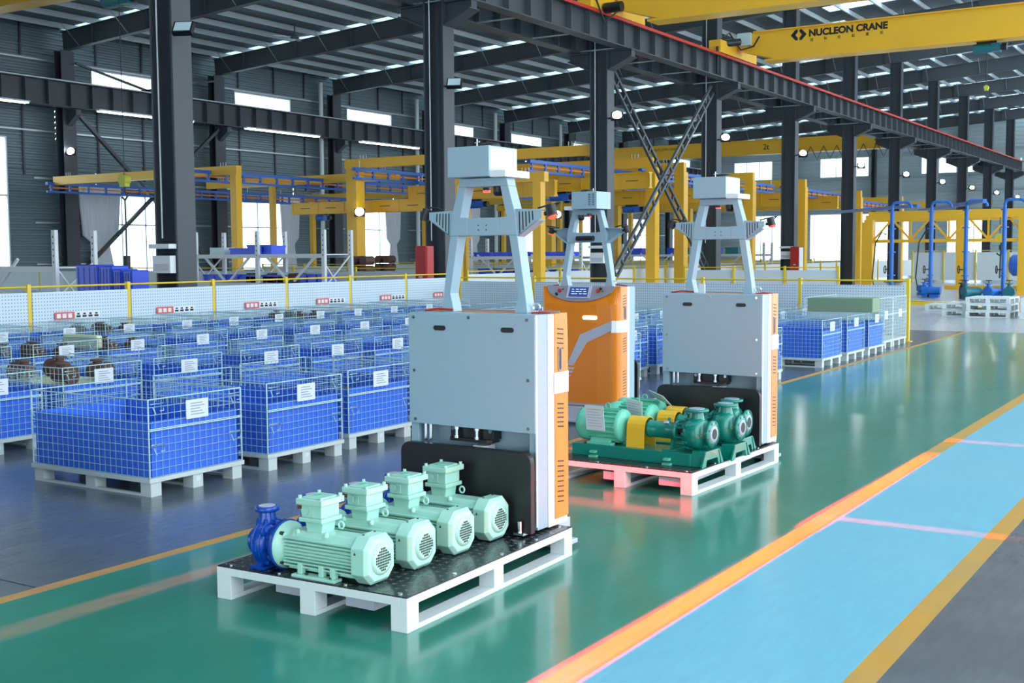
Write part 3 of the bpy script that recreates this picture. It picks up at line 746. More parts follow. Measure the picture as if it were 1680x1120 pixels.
    MB().cyl((-0.09, 0.225, 1.735), (0.09, 0.225, 1.735), 0.024, 14).obj('rear_scanner', M_black, mo)
    ul = MB().cyl((-0.05, 0.235, 1.965), (-0.05, 0.235, 1.94), 0.022, 14).obj('under_lamp', M_black, mo); MB().cyl((-0.05, 0.235, 1.94), (-0.05, 0.235, 1.93), 0.02, 14).obj('lamp_lens', M_redlens, ul)
    # head box
    hb = MB().box(-0.185, 0.080, 0.06, 0.34, 2.005, 2.165).obj('head_box', M_agv_grey, e, bevel=0.003)
    for cx in (-0.15, -0.11):
        for q in range(7): MB().box(cx-0.012, cx+0.012, 0.340, 0.342, 2.04+q*0.016, 2.046+q*0.016).obj('vent_slot', M_black, hb)
    MB().box(0.0805, 0.0845, 0.075, 0.325, 2.045, 2.155).obj('status_window', M_statuslight, hb, label='glowing pale green status window')
    MB().box(0.080, 0.175, 0.07, 0.31, 2.0, 2.035).obj('side_shelf', M_agv_white, hb)
    MB().lathe((0.0, 0.2, 2.165), (0, 0, 1), [(0, 0.055), (0.012, 0.055), (0.024, 0.045), (0.03, 0.0)], 20).obj('scanner_dome', M_black, hb)
    MB().cyl((-0.02, 0.1, 2.165), (-0.02, 0.1, 2.205), 0.003, 6).cyl((-0.035, 0.1, 2.185), (-0.005, 0.1, 2.19), 0.003, 6).obj('antenna', M_chrome, hb)
    for x in (-0.22+0.045-0.1, 0.30):
        MB().torus((x, 0.17, 1.315), (0, 1, 0), 0.022, 0.005).obj('lifting_eye', M_chrome, e)
        MB().cyl((x, 0.17, 1.285), (x, 0.17, 1.297), 0.014, 10).obj('eye_base', M_chrome, e)
    MB().tube([(-0.39, 0.12, 1.288), (-0.3, 0.12, 1.30), (-0.2, 0.12, 1.295)], 0.006, 6).tube([(0.3, 0.12, 1.288), (0.36, 0.12, 1.292), (0.40, 0.14, 1.288)], 0.006, 6).obj('top_cable', M_redcap, e)
    return e
rob = make_robot()
tag(rob, 'orange and grey forklift robot nearest the camera, carrying the mint motors', 'forklift robot')
rob.location = (-3.54, 5.19, 0)
rob2 = copy_tree(rob); rob2.location = (-3.53, 8.40, 0); rob2['label'] = 'forklift robot on the right with the teal pumps, fork side facing the camera'
rob3 = copy_tree(rob); rob3.location = (-5.42, 10.08, 0); rob3.rotation_euler = (0, 0, PI); rob3['label'] = 'forklift robot behind, turned with its orange front and screen to the camera'
MB().prism(off(rrect(0.05, 0.075, 0.006), -0.13, 1.32), 'y', 0.1, 0.12).obj('paper_tag', M_card, rob2)
# red line projectors on the arms (sheets of light hitting the floor)
def wl(r, p):   # world to robot local
    return r.matrix_basis.inverted() @ Vector(p)
bpy.context.view_layer.update()
def laser(r, lampx, target, axis, width, length, power, ly=0.16, lz=1.79):
    loc = Vector((lampx, ly, lz)); tg = wl(r, target)
    line_light('line_projector', r, loc, tg, axis, width, length, power)
PWR = 8000
laser(rob, 0.46, (-2.200, 5.2, 0), 'y', 0.027, 0.95, PWR*1.3)
laser(rob, -0.46, (-4.50, 4.0, 0), 'y', 0.028, 0.36, PWR*0.5)
laser(rob, 0.0, (-3.0, 7.0, 0), 'x', 0.016, 0.62, PWR*0.2, 0.36, 2.02)
laser(rob, 0.05, (-3.62, 7.27, 0), 'x', 0.024, 0.23, PWR*0.17, 0.36, 2.02)
laser(rob2, 0.46, (-2.200, 8.3, 0), 'y', 0.027, 0.68, PWR*1.2)
laser(rob2, 0.0, (-2.8, 10.4, 0), 'x', 0.02, 0.60, PWR*0.16, 0.36, 2.02)
laser(rob3, 0.0, (-5.9, 8.45, 0), 'x', 0.02, 0.75, PWR*0.16, 0.36, 2.02)

# ================================================================== STEEL PALLETS
def make_load_pallet(w, l, top, legmat, name='steel_pallet'):
    """origin at centre on the floor; skids along y"""
    e = empty(name)
    hw, hl = w/2, l/2
    fr = MB()
    for x in (-hw+0.02, hw-0.02): fr.box(x-0.02, x+0.02, -hl, hl, top-0.042, top-0.006)
    for y in (-hl+0.02, hl-0.02): fr.box(-hw+0.04, hw-0.04, y-0.02, y+0.02, top-0.042, top-0.006)
    fr.box(-0.02, 0.02, -hl+0.04, hl-0.04, top-0.042, top-0.008)
    fr.obj('rim_frame', legmat, e, bevel=0.002)
    for x in (-hw+0.043, 0, hw-0.043):
        for y in (-hl+0.043, 0, hl-0.043): MB().box(x-0.043, x+0.043, y-0.043, y+0.043, 0.022, top-0.042).obj('leg', legmat, e, bevel=0.002)
        MB().box(x-0.043, x+0.043, -hl, hl, 0.0, 0.022).obj('skid_bar', legmat, e, bevel=0.002)
    MB().box(-hw+0.003, hw-0.003, -hl+0.003, hl-0.003, top-0.006, top).obj('deck_plate', M_checker, e, label='black checker plate deck')
    for x in (-hw+0.06, -hw*0.35, hw*0.35, hw-0.06):
        for y in (-hl+0.035, hl-0.035): MB().cyl((x, y, top), (x, y, top+0.004), 0.011, 10).obj('deck_bolt', M_chrome, e)
    for y in (-hl*0.45, hl*0.1, hl*0.55): MB().cyl((hw-0.03, y, top), (hw-0.03, y, top+0.004), 0.011, 10).obj('deck_bolt', M_chrome, e)
    return e
PT = 0.155
pal = make_load_pallet(1.09, 1.50, PT, M_pallet)
tag(pal, 'white steel pallet with black checker deck under the mint motors', 'pallet'); pal.location = (-3.585, 4.655, 0); pal.rotation_euler = (0, 0, math.radians(1.8))
pal2 = copy_tree(pal); pal2.location = (-3.66, 7.93, 0); pal2.rotation_euler = (0, 0, math.radians(-2.0)); pal2['label'] = 'white steel pallet under the three teal pumps'

# ================================================================== MINT MOTOR PUMPS
def octagon(r, cut, cy=0, cz=0):
    a, c = r, r-cut
    return [(cy+y, cz+z) for y, z in ((-c, -a), (c, -a), (a, -c), (a, c), (c, a), (-c, a), (-a, c), (-a, -c))]
def make_motor_pump():
    """origin on the deck; shaft along x, fan cover at +x; axis height 0.12"""
    e = empty('motor_pump'); A = 0.112
    b = MB()
    b.cyl((-0.22, 0, A), (0.23, 0, A), 0.076, 32)
    mb = b.obj('motor_body', M_mint, e)
    fins = MB()
    for sgn in (-1, 1):
        for k in range(9):
            z = A-0.068+k*0.0155
            fins.box(-0.205, 0.225, min(sgn*0.03, sgn*0.091), max(sgn*0.03, sgn*0.091), z, z+0.006)
    for k in range(5):
        y = -0.05+k*0.025; fins.box(-0.205, 0.225, y-0.003, y+0.003, A-0.091, A+0.0)
    fins.obj('cooling_fins', M_mint, e)
    # smooth shoulder on top
    sh = MB().prism([(-0.072, A+0.042), (-0.048, A+0.088), (0.048, A+0.088), (0.072, A+0.042)], 'x', -0.18, 0.226); sh.obj('top_shoulder', M_mint, e, bevel=0.006)
    for k in range(8): MB().box(0.216, 0.224, -0.05+k*0.013, -0.044+k*0.013, A+0.08, A+0.095).obj('rib_end', M_mint, e)
    # end flange
    MB().lathe((-0.262, 0, A), (1, 0, 0), [(0, 0.109), (0.016, 0.109), (0.020, 0.098), (0.045, 0.092), (0.055, 0.075)], 32).obj('motor_flange', M_mint, e)
    for k in range(4):
        a = PI/4+PI/2*k; y, z = 0.094*math.cos(a), A+0.094*math.sin(a)
        MB().cyl((-0.245, y, z), (-0.225, y, z), 0.010, 8).obj('flange_bolt', M_grille, e)
    # fan cover
    c = MB().prism(octagon(0.106, 0.049, 0, A), 'x', 0.222, 0.297)
    vs0 = octagon(0.106, 0.049, 0, A); vs1 = octagon(0.090, 0.039, 0, A)
    c.add([(0.297, y, z) for y, z in vs0]+[(0.315, y, z) for y, z in vs1], [(k, (k+1)%8, (k+1)%8+8, k+8) for k in range(8)]+[tuple(range(8, 16))])
    fc = c.obj('fan_cover', M_mint, e, bevel=0.004)
    MB().lathe((0.310, 0.0, A), (1, 0, 0), [(0, 0.074), (0.012, 0.069), (0.016, 0.056)], 32).obj('fan_boss', M_mint, fc)
    holes = MB()
    for i in range(-4, 5):
        for j in range(-4, 5):
            if i*i+j*j <= 17: holes.box(0.3262, 0.3275, i*0.0118-0.0042, i*0.0118+0.0042, A+j*0.0118-0.0042, A+j*0.0118+0.0042)
    holes.obj('fan_grille', M_grille, fc, label='round grille of small dark holes')
    for y, z in ((0.04, A+0.1065), (-0.04, A+0.1065)): MB().cyl((0.245, y, z-0.002), (0.245, y, z+0.002), 0.006, 8).obj('cover_screw', M_grille, fc)
    MB().add([(0.24, -0.1068, A+0.03), (0.255, -0.1068, A+0.03), (0.2475, -0.1068, A+0.045)], [(0, 1, 2)]).obj('warning_mark', M_grille, fc)
    # feet
    for y in (-0.082, 0.082):
        f = MB().box(-0.14, 0.125, y-0.028, y+0.028, 0.0, 0.014)
        for x in (-0.10, 0.03, 0.10): f.box(x-0.014, x+0.014, y-0.014, y+0.014, 0.014, 0.06)
        f.obj('foot_rail', M_mint, e, bevel=0.003)
        for x in (-0.06, 0.09): MB().cyl((x, y*1.1, 0.014), (x, y*1.1, 0.022), 0.009, 8).obj('foot_bolt', M_grille, e)
    # junction box
    j = MB(); jx = -0.050
    j.prism([(jx-0.045, A+0.075), (jx+0.045, A+0.075), (jx+0.055, A+0.135), (jx-0.055, A+0.135)], 'y', -0.045, 0.045)
    j.box(jx-0.072, jx+0.072, -0.072, 0.072, A+0.135, A+0.155)
    j.box(jx-0.062, jx+0.062, -0.062, 0.062, A+0.155, A+0.215)
    jb = j.obj('junction_box', M_mint, e, bevel=0.004)
    lid = MB().box(jx-0.080, jx+0.080, -0.080, 0.080, A+0.215, A+0.242).prism(off(rrect(0.12, 0.12, 0.02), jx, 0), 'z', A+0.242, A+0.248)
    lo = lid.obj('box_lid', M_mint, jb, bevel=0.005)
    for sx in (-1, 1):
        for sy in (-1, 1): MB().cyl((jx+sx*0.066, sy*0.066, A+0.242), (jx+sx*0.066, sy*0.066, A+0.255), 0.009, 10).obj('lid_bolt', M_mint, lo)
    MB().cyl((jx-0.01, 0, A+0.248), (jx-0.01, 0, A+0.250), 0.022, 16).obj('cast_mark', M_mint2, lo)
    for sx, dx in ((-1, 0),):
        MB().cyl((jx-0.062, -0.01, A+0.185), (jx-0.085, -0.01, A+0.185), 0.026, 16).obj('gland_boss', M_mint, jb)
        MB().cyl((jx-0.085, -0.01, A+0.185), (jx-0.118, -0.01, A+0.185), 0.015, 12).obj('cable_gland', M_brass, jb)
        MB().cyl((jx-0.118, -0.01, A+0.185), (jx-0.130, -0.01, A+0.185), 0.011, 12).obj('gland_cap', M_redcap, jb)
    MB().box(jx-0.01, jx+0.012, -0.066, -0.062, A+0.162, A+0.205).obj('side_rib', M_mint, jb)
    MB().cyl((jx-0.035, -0.063, A+0.185), (jx-0.035, -0.072, A+0.185), 0.02, 12).obj('side_plug', M_mint, jb)
    for x in (jx-0.09, jx+0.085): MB().lathe((x, -0.055, A+0.075), (0, 0, 1), [(0, 0.013), (0.012, 0.013), (0.022, 0.006)], 10).obj('top_bolt', M_mint, e)
    MB().torus((jx+0.11, 0.02, A+0.12), (0, 1, 0), 0.016, 0.005, 14).obj('lifting_eye', M_mint, e)
    # blue pump, close-coupled
    p = MB()
    p.lathe((-0.280, 0, A), (1, 0, 0), [(0, 0.098), (0.002, 0.117), (0.017, 0.117)], 32)
    p.lathe((-0.325, 0, A), (1, 0, 0), [(0, 0.082), (0.025, 0.088), (0.047, 0.098)], 24)
    ad = p.obj('pump_bracket', M_blue_pump, e)
    for k in range(6):
        a = PI/6+PI/3*k; MB().bar((-0.32, 0.088*math.cos(a), A+0.088*math.sin(a)), (-0.279, 0.104*math.cos(a), A+0.104*math.sin(a)), 0.016, 0.016).obj('bracket_rib', M_blue_pump, ad)
    v = MB(); v.lathe((-0.425, 0, A), (1, 0, 0), [(0, 0.055), (0.012, 0.090), (0.030, 0.106), (0.065, 0.108), (0.090, 0.098), (0.10, 0.08)], 32)
    v.prism([(-0.080, A), (-0.050, A+0.115), (0.025, A+0.115), (0.055, A)], 'x', -0.415, -0.350)
    v.cyl((-0.382, -0.012, A+0.08), (-0.382, -0.012, A+0.145), 0.046, 20, r1=0.038)
    vo = v.obj('volute_casing', M_blue_pump, e, bevel=0.003)
    MB().lathe((-0.382, -0.012, A+0.145), (0, 0, 1), [(0, 0.050), (0.004, 0.058), (0.022, 0.058), (0.026, 0.050)], 24).obj('outlet_flange', M_blue_pump, vo)
    MB().cyl((-0.382, -0.012, A+0.171), (-0.382, -0.012, A+0.1725), 0.040, 20).obj('outlet_cap', M_silver, vo, label='pale outlet cover')
    MB().lathe((-0.470, 0, A), (1, 0, 0), [(0, 0.060), (0.018, 0.060), (0.020, 0.042), (0.05, 0.042)], 24).obj('suction_flange', M_blue_pump, vo)
    for k in range(8):
        a = 2*PI*k/8+0.2; MB().cyl((-0.350, 0.102*math.cos(a), A+0.102*math.sin(a)), (-0.325, 0.102*math.cos(a), A+0.102*math.sin(a)), 0.011, 8).obj('casing_bolt', M_blue_pump, vo)
    MB().torus((-0.395, 0, A), (1, 0, 0), 0.107, 0.005, 28, 5).obj('casing_rib', M_blue_pump, vo)
    MB().torus((-0.352, 0, A), (1, 0, 0), 0.106, 0.006, 28, 5).obj('casing_rib', M_blue_pump, vo)
    MB().box(-0.405, -0.365, -0.108, -0.098, A-0.03, A+0.03).obj('casing_boss', M_blue_pump, vo, bevel=0.004)
    f = MB(); f.prism([(-0.035, 0.06), (0.035, 0.06), (0.080, 0.012), (-0.080, 0.012)], 'x', -0.40, -0.365); f.box(-0.43, -0.335, -0.092, 0.092, 0.0, 0.013)
    f.obj('pump_foot', M_blue_pump, e, bevel=0.002)
    return e
mp = make_motor_pump(); mp.scale = (0.94, 1, 1)
mlab = ['mint green motor with blue pump nearest the pallet front edge', 'mint green motor pump second from the pallet front edge', 'mint green motor pump third from the pallet front edge', 'mint green motor pump at the back against the black load plate']
for i, (x, y, a) in enumerate([(-3.555, 4.03, 1.0), (-3.545, 4.335, 0.5), (-3.54, 4.65, 0.0), (-3.545, 4.97, -0.5)]):
    place(mp, i > 0, (x+0.018, y, PT), math.radians(a), mlab[i], 'mint motor pumps on the front pallet', 'motor pump')

# ================================================================== TEAL PUMP SETS
def make_pump_set():
    """origin at the deck under the suction end; shaft along x, motor towards -x; axis height 0.215"""
    e = empty('pump_set'); A = 0.215
    f = MB(); f.box(-1.11, -0.16, -0.13, 0.13, 0.0, 0.085)
    bo = f.obj('base_frame', M_teal, e, bevel=0.004)
    for x in (-0.92, -0.33): MB().box(x-0.03, x+0.03, -0.165, -0.13, 0.0, 0.012).box(x-0.022, x+0.022, -0.165, -0.13, 0.03, 0.045).obj('anchor_lug', M_mint2, bo)
    s = MB()
    s.prism([(-0.12, 0.0), (-0.095, 0.0), (-0.08, 0.045), (0.08, 0.045), (0.095, 0.0), (0.12, 0.0), (0.105, 0.105), (-0.105, 0.105)], 'x', -0.16, -0.06)
    s.prism([(-0.13, 0.0), (-0.16, 0.0), (-0.16, 0.012), (-0.105, 0.10), (-0.09, 0.10)], 'x', -0.07, -0.055); s.prism([(0.13, 0.0), (0.16, 0.0), (0.16, 0.012), (0.105, 0.10), (0.09, 0.10)], 'x', -0.07, -0.055)
    s.obj('pump_pedestal', M_teal, e, bevel=0.003)
    # motor (green)
    mx = -0.885
    m = MB(); m.cyl((mx-0.12, 0, A), (mx+0.12, 0, A), 0.105, 32); mo = m.obj('motor_body', M_mint2, e)
    fn = MB()
    for k in range(20):
        a = 2*PI*k/20; c, s_ = math.cos(a), math.sin(a)
        fn.bar((mx-0.115, 0.112*c, A+0.112*s_), (mx+0.115, 0.112*c, A+0.112*s_), 0.006, 0.024, up=(0, c, s_))
    fn.obj('cooling_fins', M_mint2, e)
    MB().lathe((mx-0.215, 0, A), (1, 0, 0), [(0, 0.09), (0.012, 0.115), (0.03, 0.122), (0.10, 0.122), (0.102, 0.10)], 32).obj('fan_cover', M_mint2, e)
    MB().lathe((mx+0.115, 0, A), (1, 0, 0), [(0, 0.118), (0.02, 0.118), (0.03, 0.105), (0.05, 0.06), (0.055, 0.03)], 32).obj('end_shield', M_mint2, e)
    for y in (-0.085, 0.085): MB().box(mx-0.11, mx+0.09, y-0.03, y+0.03, 0.085, 0.10).prism([(y-0.02, 0.10), (y+0.02, 0.10), (y*0.8+0.01, 0.15), (y*0.8-0.01, 0.15)], 'x', mx-0.09, mx+0.07).obj('motor_foot', M_mint2, e, bevel=0.002)
    MB().torus((mx, 0, A+0.135), (0, 1, 0), 0.02, 0.005).obj('lifting_eye', M_mint2, e)
    MB().cyl((mx+0.165, 0, A), (mx+0.24, 0, A), 0.022, 16).obj('shaft', M_black, e)
    # guard
    g = MB(); gp = [(-0.085, 0.085)]
    for k in range(9): a = PI-PI*k/8; gp.append((0.075*math.cos(a), A+0.005+0.075*math.sin(a)))
    gp += [(0.085, 0.085), (0.08, 0.085)]
    for k in range(9): a = PI*k/8; gp.append((0.070*math.cos(a), A+0.005+0.070*math.sin(a)))
    gp.append((-0.08, 0.085))
    n = len(gp)
    o_ = gp[:10]+[gp[10]]; 
    outer = gp[:11]; inner = list(reversed(gp[11:]))
    x0, x1 = -0.685, -0.545; vs = []
    outer = [(-0.085, 0.03)]+[(0.078*math.cos(PI-PI*k/8), A+0.005+0.078*math.sin(PI-PI*k/8)) for k in range(9)]+[(0.085, 0.03)]
    inner = [(-0.080, 0.03)]+[(0.073*math.cos(PI-PI*k/8), A+0.005+0.073*math.sin(PI-PI*k/8)) for k in range(9)]+[(0.080, 0.03)]
    # the guard stands outside the base frame sides
    outer[0] = (-0.088, 0.06); outer[-1] = (0.088, 0.06); inner[0] = (-0.083, 0.06); inner[-1] = (0.083, 0.06)
    nn = len(outer)
    for x in (x0, x1): vs += [(x, a, b) for a, b in outer]+[(x, a, b) for a, b in inner]
    fs = []
    for k in range(nn-1):
        fs += [(k, k+1, 2*nn+k+1, 2*nn+k), (nn+k, 3*nn+k, 3*nn+k+1, nn+k+1), (k, nn+k, nn+k+1, k+1), (2*nn+k, 2*nn+k+1, 3*nn+k+1, 3*nn+k)]
    g.add(vs, fs); g.obj('coupling_guard', M_guard, e)
    # bearing housing
    h = MB(); h.lathe((-0.55, 0, A), (1, 0, 0), [(0, 0.03), (0.005, 0.060), (0.02, 0.064), (0.03, 0.058), (0.21, 0.058), (0.22, 0.072), (0.235, 0.072), (0.24, 0.05)], 28)
    hh = h.obj('bearing_housing', M_teal, e)
    MB().box(-0.415, -0.385, -0.035, -0.015, A+0.053, A+0.066).obj('data_plate', M_card, hh)
    MB().cyl((-0.39, 0, A+0.055), (-0.39, 0, A+0.085), 0.010, 10).obj('oil_plug', M_teal, hh)
    MB().prism([(-0.03, 0.085), (0.03, 0.085), (0.015, A-0.05), (-0.015, A-0.05)], 'x', -0.37, -0.35).box(-0.40, -0.32, -0.09, 0.09, 0.085, 0.097).obj('support_foot', M_teal, e)
    MB().cyl((-0.31, 0, A), (-0.255, 0, A), 0.028, 16).obj('shaft_seal', M_black, e)
    la = MB()
    for k in range(6):
        a = PI/6+PI/3*k; la.bar((-0.315, 0.062*math.cos(a), A+0.062*math.sin(a)), (-0.235, 0.075*math.cos(a), A+0.075*math.sin(a)), 0.014, 0.012)
    la.obj('lantern_ribs', M_teal, e)
    # volute
    v = MB(); v.lathe((-0.245, 0, A), (1, 0, 0), [(0, 0.07), (0.006, 0.100), (0.03, 0.108), (0.075, 0.113), (0.11, 0.106), (0.125, 0.080), (0.14, 0.06), (0.175, 0.055)], 36)
    v.cyl((-0.18, 0, A+0.09), (-0.18, 0, A+0.145), 0.055, 24, r1=0.045)
    vo = v.obj('volute_casing', M_teal, e)
    for k in range(12): a = 2*PI*k/12; MB().bar((-0.24, 0.108*math.cos(a), A+0.108*math.sin(a)), (-0.205, 0.117*math.cos(a), A+0.117*math.sin(a)), 0.012, 0.014).obj('casing_rib', M_teal, vo)
    MB().lathe((-0.18, 0, A+0.142), (0, 0, 1), [(0, 0.055), (0.004, 0.083), (0.02, 0.083), (0.022, 0.062)], 32).obj('outlet_flange', M_teal, vo)
    MB().cyl((-0.18, 0, A+0.164), (-0.18, 0, A+0.168), 0.055, 24).obj('outlet_lining', M_liner_ring, vo)
    sf = MB().lathe((-0.075, 0, A), (1, 0, 0), [(0, 0.06), (0.003, 0.092), (0.022, 0.092), (0.024, 0.06)], 36).obj('suction_flange', M_teal, vo)
    MB().lathe((-0.0515, 0, A), (1, 0, 0), [(0, 0.058), (0.006, 0.056), (0.0062, 0.038)], 32).obj('suction_lining', M_liner_ring, sf)
    MB().cyl((-0.0455, 0, A), (-0.0445, 0, A), 0.036, 24).obj('suction_bore', M_grille, sf)
    for k in range(8): a = 2*PI*k/8+PI/8; MB().cyl((-0.051, 0.076*math.cos(a), A+0.076*math.sin(a)), (-0.0500, 0.076*math.cos(a), A+0.076*math.sin(a)), 0.008, 10).obj('bolt_hole', M_grille, sf)
    MB().torus((-0.245, 0, A+0.135), (0, 1, 0), 0.016, 0.005, 14).cyl((-0.245, 0, A+0.095), (-0.245, 0, A+0.12), 0.007, 8).obj('lifting_eye', M_teal, vo)
    return e
ps = make_pump_set()
def tag_sheet(name, w, h, loc, rot, label):
    o = MB().box(-w/2, w/2, -0.002, 0.002, -h, 0).obj(name, M_card); o.location = loc; o.rotation_euler = rot
    tag(o, label, 'paper sheet', 'paper sheets in plastic sleeves on the green motors')
    for k in range(7): MB().box(-w/2+0.015, w/2-0.02-(k*5 % 3)*0.012, -0.0028, -0.002, -0.03-k*h/9, -0.027-k*h/9).obj('print_line', M_redtext if k in (0, 5) else M_print, o)
    return o
for i, (x, y, a, lb) in enumerate([(-3.075, 7.48, -3.5, 'teal pump set with yellow guard nearest the pallet front edge'), (-3.02, 7.86, -2.0, 'teal pump set in the middle of the pallet'), (-3.075, 8.12, -1.0, 'teal pump set at the back against the black load plate')]):
    place(ps, i > 0, (x, y, PT), math.radians(a), lb, 'teal pump sets on the second pallet', 'pump set')
tag_sheet('paper_sheet', 0.15, 0.18, (-3.965, 7.33, 0.53), (0.15, 0, -0.05), 'paper sheet hanging on the nearest green motor')
tag_sheet('paper_sheet', 0.14, 0.17, (-3.84, 7.715, 0.535), (0.15, 0.1, -0.2), 'paper sheet on the middle green motor')
tag_sheet('paper_sheet', 0.16, 0.13, (-3.80, 7.99, 0.56), (0.9, 0.2, -0.4), 'tilted paper sheet lying on the rearmost green motor')

# ================================================================== WIRE CRATES
def wire_grid_x(mb, y, x0, x1, z0, z1, nx, nz, r):
    """grid in the xz plane"""
    for k in range(nx+1): x = x0+(x1-x0)*k/nx; mb.cyl((x, y, z0), (x, y, z1), r, 3, caps=False, smooth=False)
    for k in range(nz+1): z = z0+(z1-z0)*k/nz; mb.cyl((x0, y-0.003, z), (x1, y-0.003, z), r, 3, caps=False, smooth=False)
def wire_grid_y(mb, x, y0, y1, z0, z1, ny, nz, r):
    for k in range(ny+1): y = y0+(y1-y0)*k/ny; mb.cyl((x, y, z0), (x, y, z1), r, 3, caps=False, smooth=False)
    for k in range(nz+1): z = z0+(z1-z0)*k/nz; mb.cyl((x+0.003, y0, z), (x+0.003, y1, z), r, 3, caps=False, smooth=False)
def make_crate(top=0.65, liner=True, wm=M_wire, dense=False):
    e = empty('wire_crate'); X, Y = 0.61, 0.42; zb = 0.125
    pm = M_pallet_grey
    for y in (-Y+0.05, 0, Y-0.05):
        for x in (-X+0.05, 0, X-0.05): MB().box(x-0.05, x+0.05, y-0.045, y+0.045, 0.0 if abs(x) > 0.1 or True else 0, zb-0.03).obj('pallet_leg', pm, e)
    for x in (): pass
    for y in (-Y+0.02, 0, Y-0.02): MB().box(-X+0.10, -0.05, y-0.015, y+0.015, 0.0, 0.016).box(0.05, X-0.10, y-0.015, y+0.015, 0.0, 0.016).obj('skid_bar', pm, e)
    MB().box(-X-0.012, X+0.012, -Y-0.012, Y+0.012, zb-0.03, zb).obj('pallet_deck', pm, e)
    MB().box(X, X+0.002, -0.02, 0.02, 0.045, 0.075).obj('pallet_tag', M_card, e) 
    nz = 10; nx, ny = (22, 15)
    if dense: nz, nx, ny = 12, 26, 18
    r = 0.0025; z0, z1 = zb+0.004, top
    for s in (-1, 1):
        m = MB(); wire_grid_x(m, s*Y, -X, X, z0, z1, nx, nz, r); m.cyl((-X, s*Y, z1), (X, s*Y, z1), 0.005, 6); m.obj('wire_side', wm, e)
        m = MB(); wire_grid_y(m, s*X, -Y, Y, z0, z1, ny, nz, r); m.cyl((s*X, -Y, z1), (s*X, Y, z1), 0.005, 6)
        if s > 0: m.cyl((X+0.008, -Y, z0+(z1-z0)*0.60), (X+0.008, Y, z0+(z1-z0)*0.60), 0.005, 6).cyl((X+0.008, -Y, z0+(z1-z0)*0.62), (X+0.008, Y, z0+(z1-z0)*0.62), 0.004, 6)
        m.obj('wire_side', wm, e)
        for t in (-1, 1):
            MB().cyl((s*X, t*Y, z0), (s*X, t*Y, z1+0.004), 0.006, 6).obj('corner_post', wm, e)
    # drop-gate latches on the +x side
    for y in (-Y+0.01, Y-0.13):
        for z in (z0+(z1-z0)*0.42, z1-0.03):
            MB().tube([(X+0.012, y, z), (X+0.012, y+0.11, z), (X+0.012, y+0.11, z-0.05), (X+0.012, y+0.08, z-0.05)], 0.004, 5).tube([(X+0.012, y+0.02, z-0.02), (X+0.016, y+0.04, z-0.07)], 0.004, 5).obj('gate_latch', wm, e)
    if liner:
        zt = 0.50; t = 0.012
        for s in (-1, 1):
            m = MB(); n = 40; pts = []
            for k in range(n+1): pts.append((-X+0.02+(2*X-0.04)*k/n, s*(Y-0.012)-s*(0.006 if k % 2 else 0)))
            vs = [(x, y, z) for z in (zb+0.003, zt) for x, y in pts]+[(x, y-s*t, z) for z in (zb+0.003, zt) for x, y in pts]; q = n+1
            fs = [(k, k+1, q+k+1, q+k) for k in range(n)]+[(2*q+k, 3*q+k, 3*q+k+1, 2*q+k+1) for k in range(n)]+[(q+k, q+k+1, 3*q+k+1, 3*q+k) for k in range(n)]
            m.add(vs, fs); m.obj('liner_panel', M_blue_liner, e)
            m = MB(); n = 28; pts = []
            for k in range(n+1): pts.append((s*(X-0.014)-s*(0.007 if k % 2 else 0), -Y+0.03+(2*Y-0.06)*k/n))
            vs = [(x, y, z) for z in (zb+0.003, zt) for x, y in pts]+[(x-s*t, y, z) for z in (zb+0.003, zt) for x, y in pts]; q = n+1
            m.add(vs, [(k, k+1, q+k+1, q+k) for k in range(n)]+[(2*q+k, 3*q+k, 3*q+k+1, 2*q+k+1) for k in range(n)]+[(q+k, q+k+1, 3*q+k+1, 3*q+k) for k in range(n)])
            m.obj('liner_panel', M_blue_liner, e)
        MB().box(-X+0.035, X-0.035, -Y+0.035, Y-0.035, zb+0.003, zb+0.012).obj('liner_floor', M_blue_floor, e)
    c = MB().box(X+0.006, X+0.010, -0.10, 0.10, 0.485, 0.615).obj('label_card', M_card, e, label='pale printed card')
    for k in range(5): MB().box(X+0.0103, X+0.0108, -0.06, 0.065-(k*7 % 3)*0.02, 0.51+k*0.019, 0.517+k*0.019).obj('print_line', M_print, c)
    return e
crate = make_crate()
wcrate = make_crate(0.83, False, M_wire_white, True)
# extra slimmer card on the far side of a crate is not shown; contents are separate things below
usedc = False
rows = [('first', -6.82, 5.73, 1.085, [-1, 0, 1, 2, 3, 4, 5, 6]),
        ('second', -9.25, 5.86, 1.045, list(range(-1, 14))),
        ('third', -11.85, 6.36, 1.045, list(range(1, 14))),
        ('fourth', -14.55, 6.40, 1.045, list(range(3, 14)))]
GRP = 'blue-lined wire crates of the storage block'
pos = {}
for ri, (nm, x, y0, st, ks) in enumerate(rows):
    vis = 0
    for k in ks:
        jx, jy, ja = random.uniform(-0.03, 0.03), random.uniform(-0.03, 0.03), random.uniform(-1, 1)
        if ri == 0 and k in (0, 1, 2): jx, jy, ja = (0, 0.02*k-0.0, 0) if k < 2 else (-0.12, 0.0, 0)
        y = y0+st*k-(0.90 if (ri == 0 and k == -1) else 0)
        vis += 1
        lb = 'blue-lined wire crate, %s from the near end of the %s row left of the lane' % (ORD[vis-1], nm)
        if ri == 0 and k == -1: lb = 'blue-lined wire crate just cut off by the left picture edge, front row'
        if ri == 0 and k == 0: lb = 'large blue-lined wire crate alone in the left foreground'
        if ri == 0 and k == 1: lb = 'blue-lined wire crate second in the front row, left of the mint motors'
        if ri == 0 and k == 2: lb = 'blue-lined wire crate partly hidden behind the nearest robot'
        place(crate, usedc, (x+jx, y+jy, 0), math.radians(ja), lb, GRP, 'crate'); usedc = True
        pos[(ri, k)] = (x+jx, y+jy)
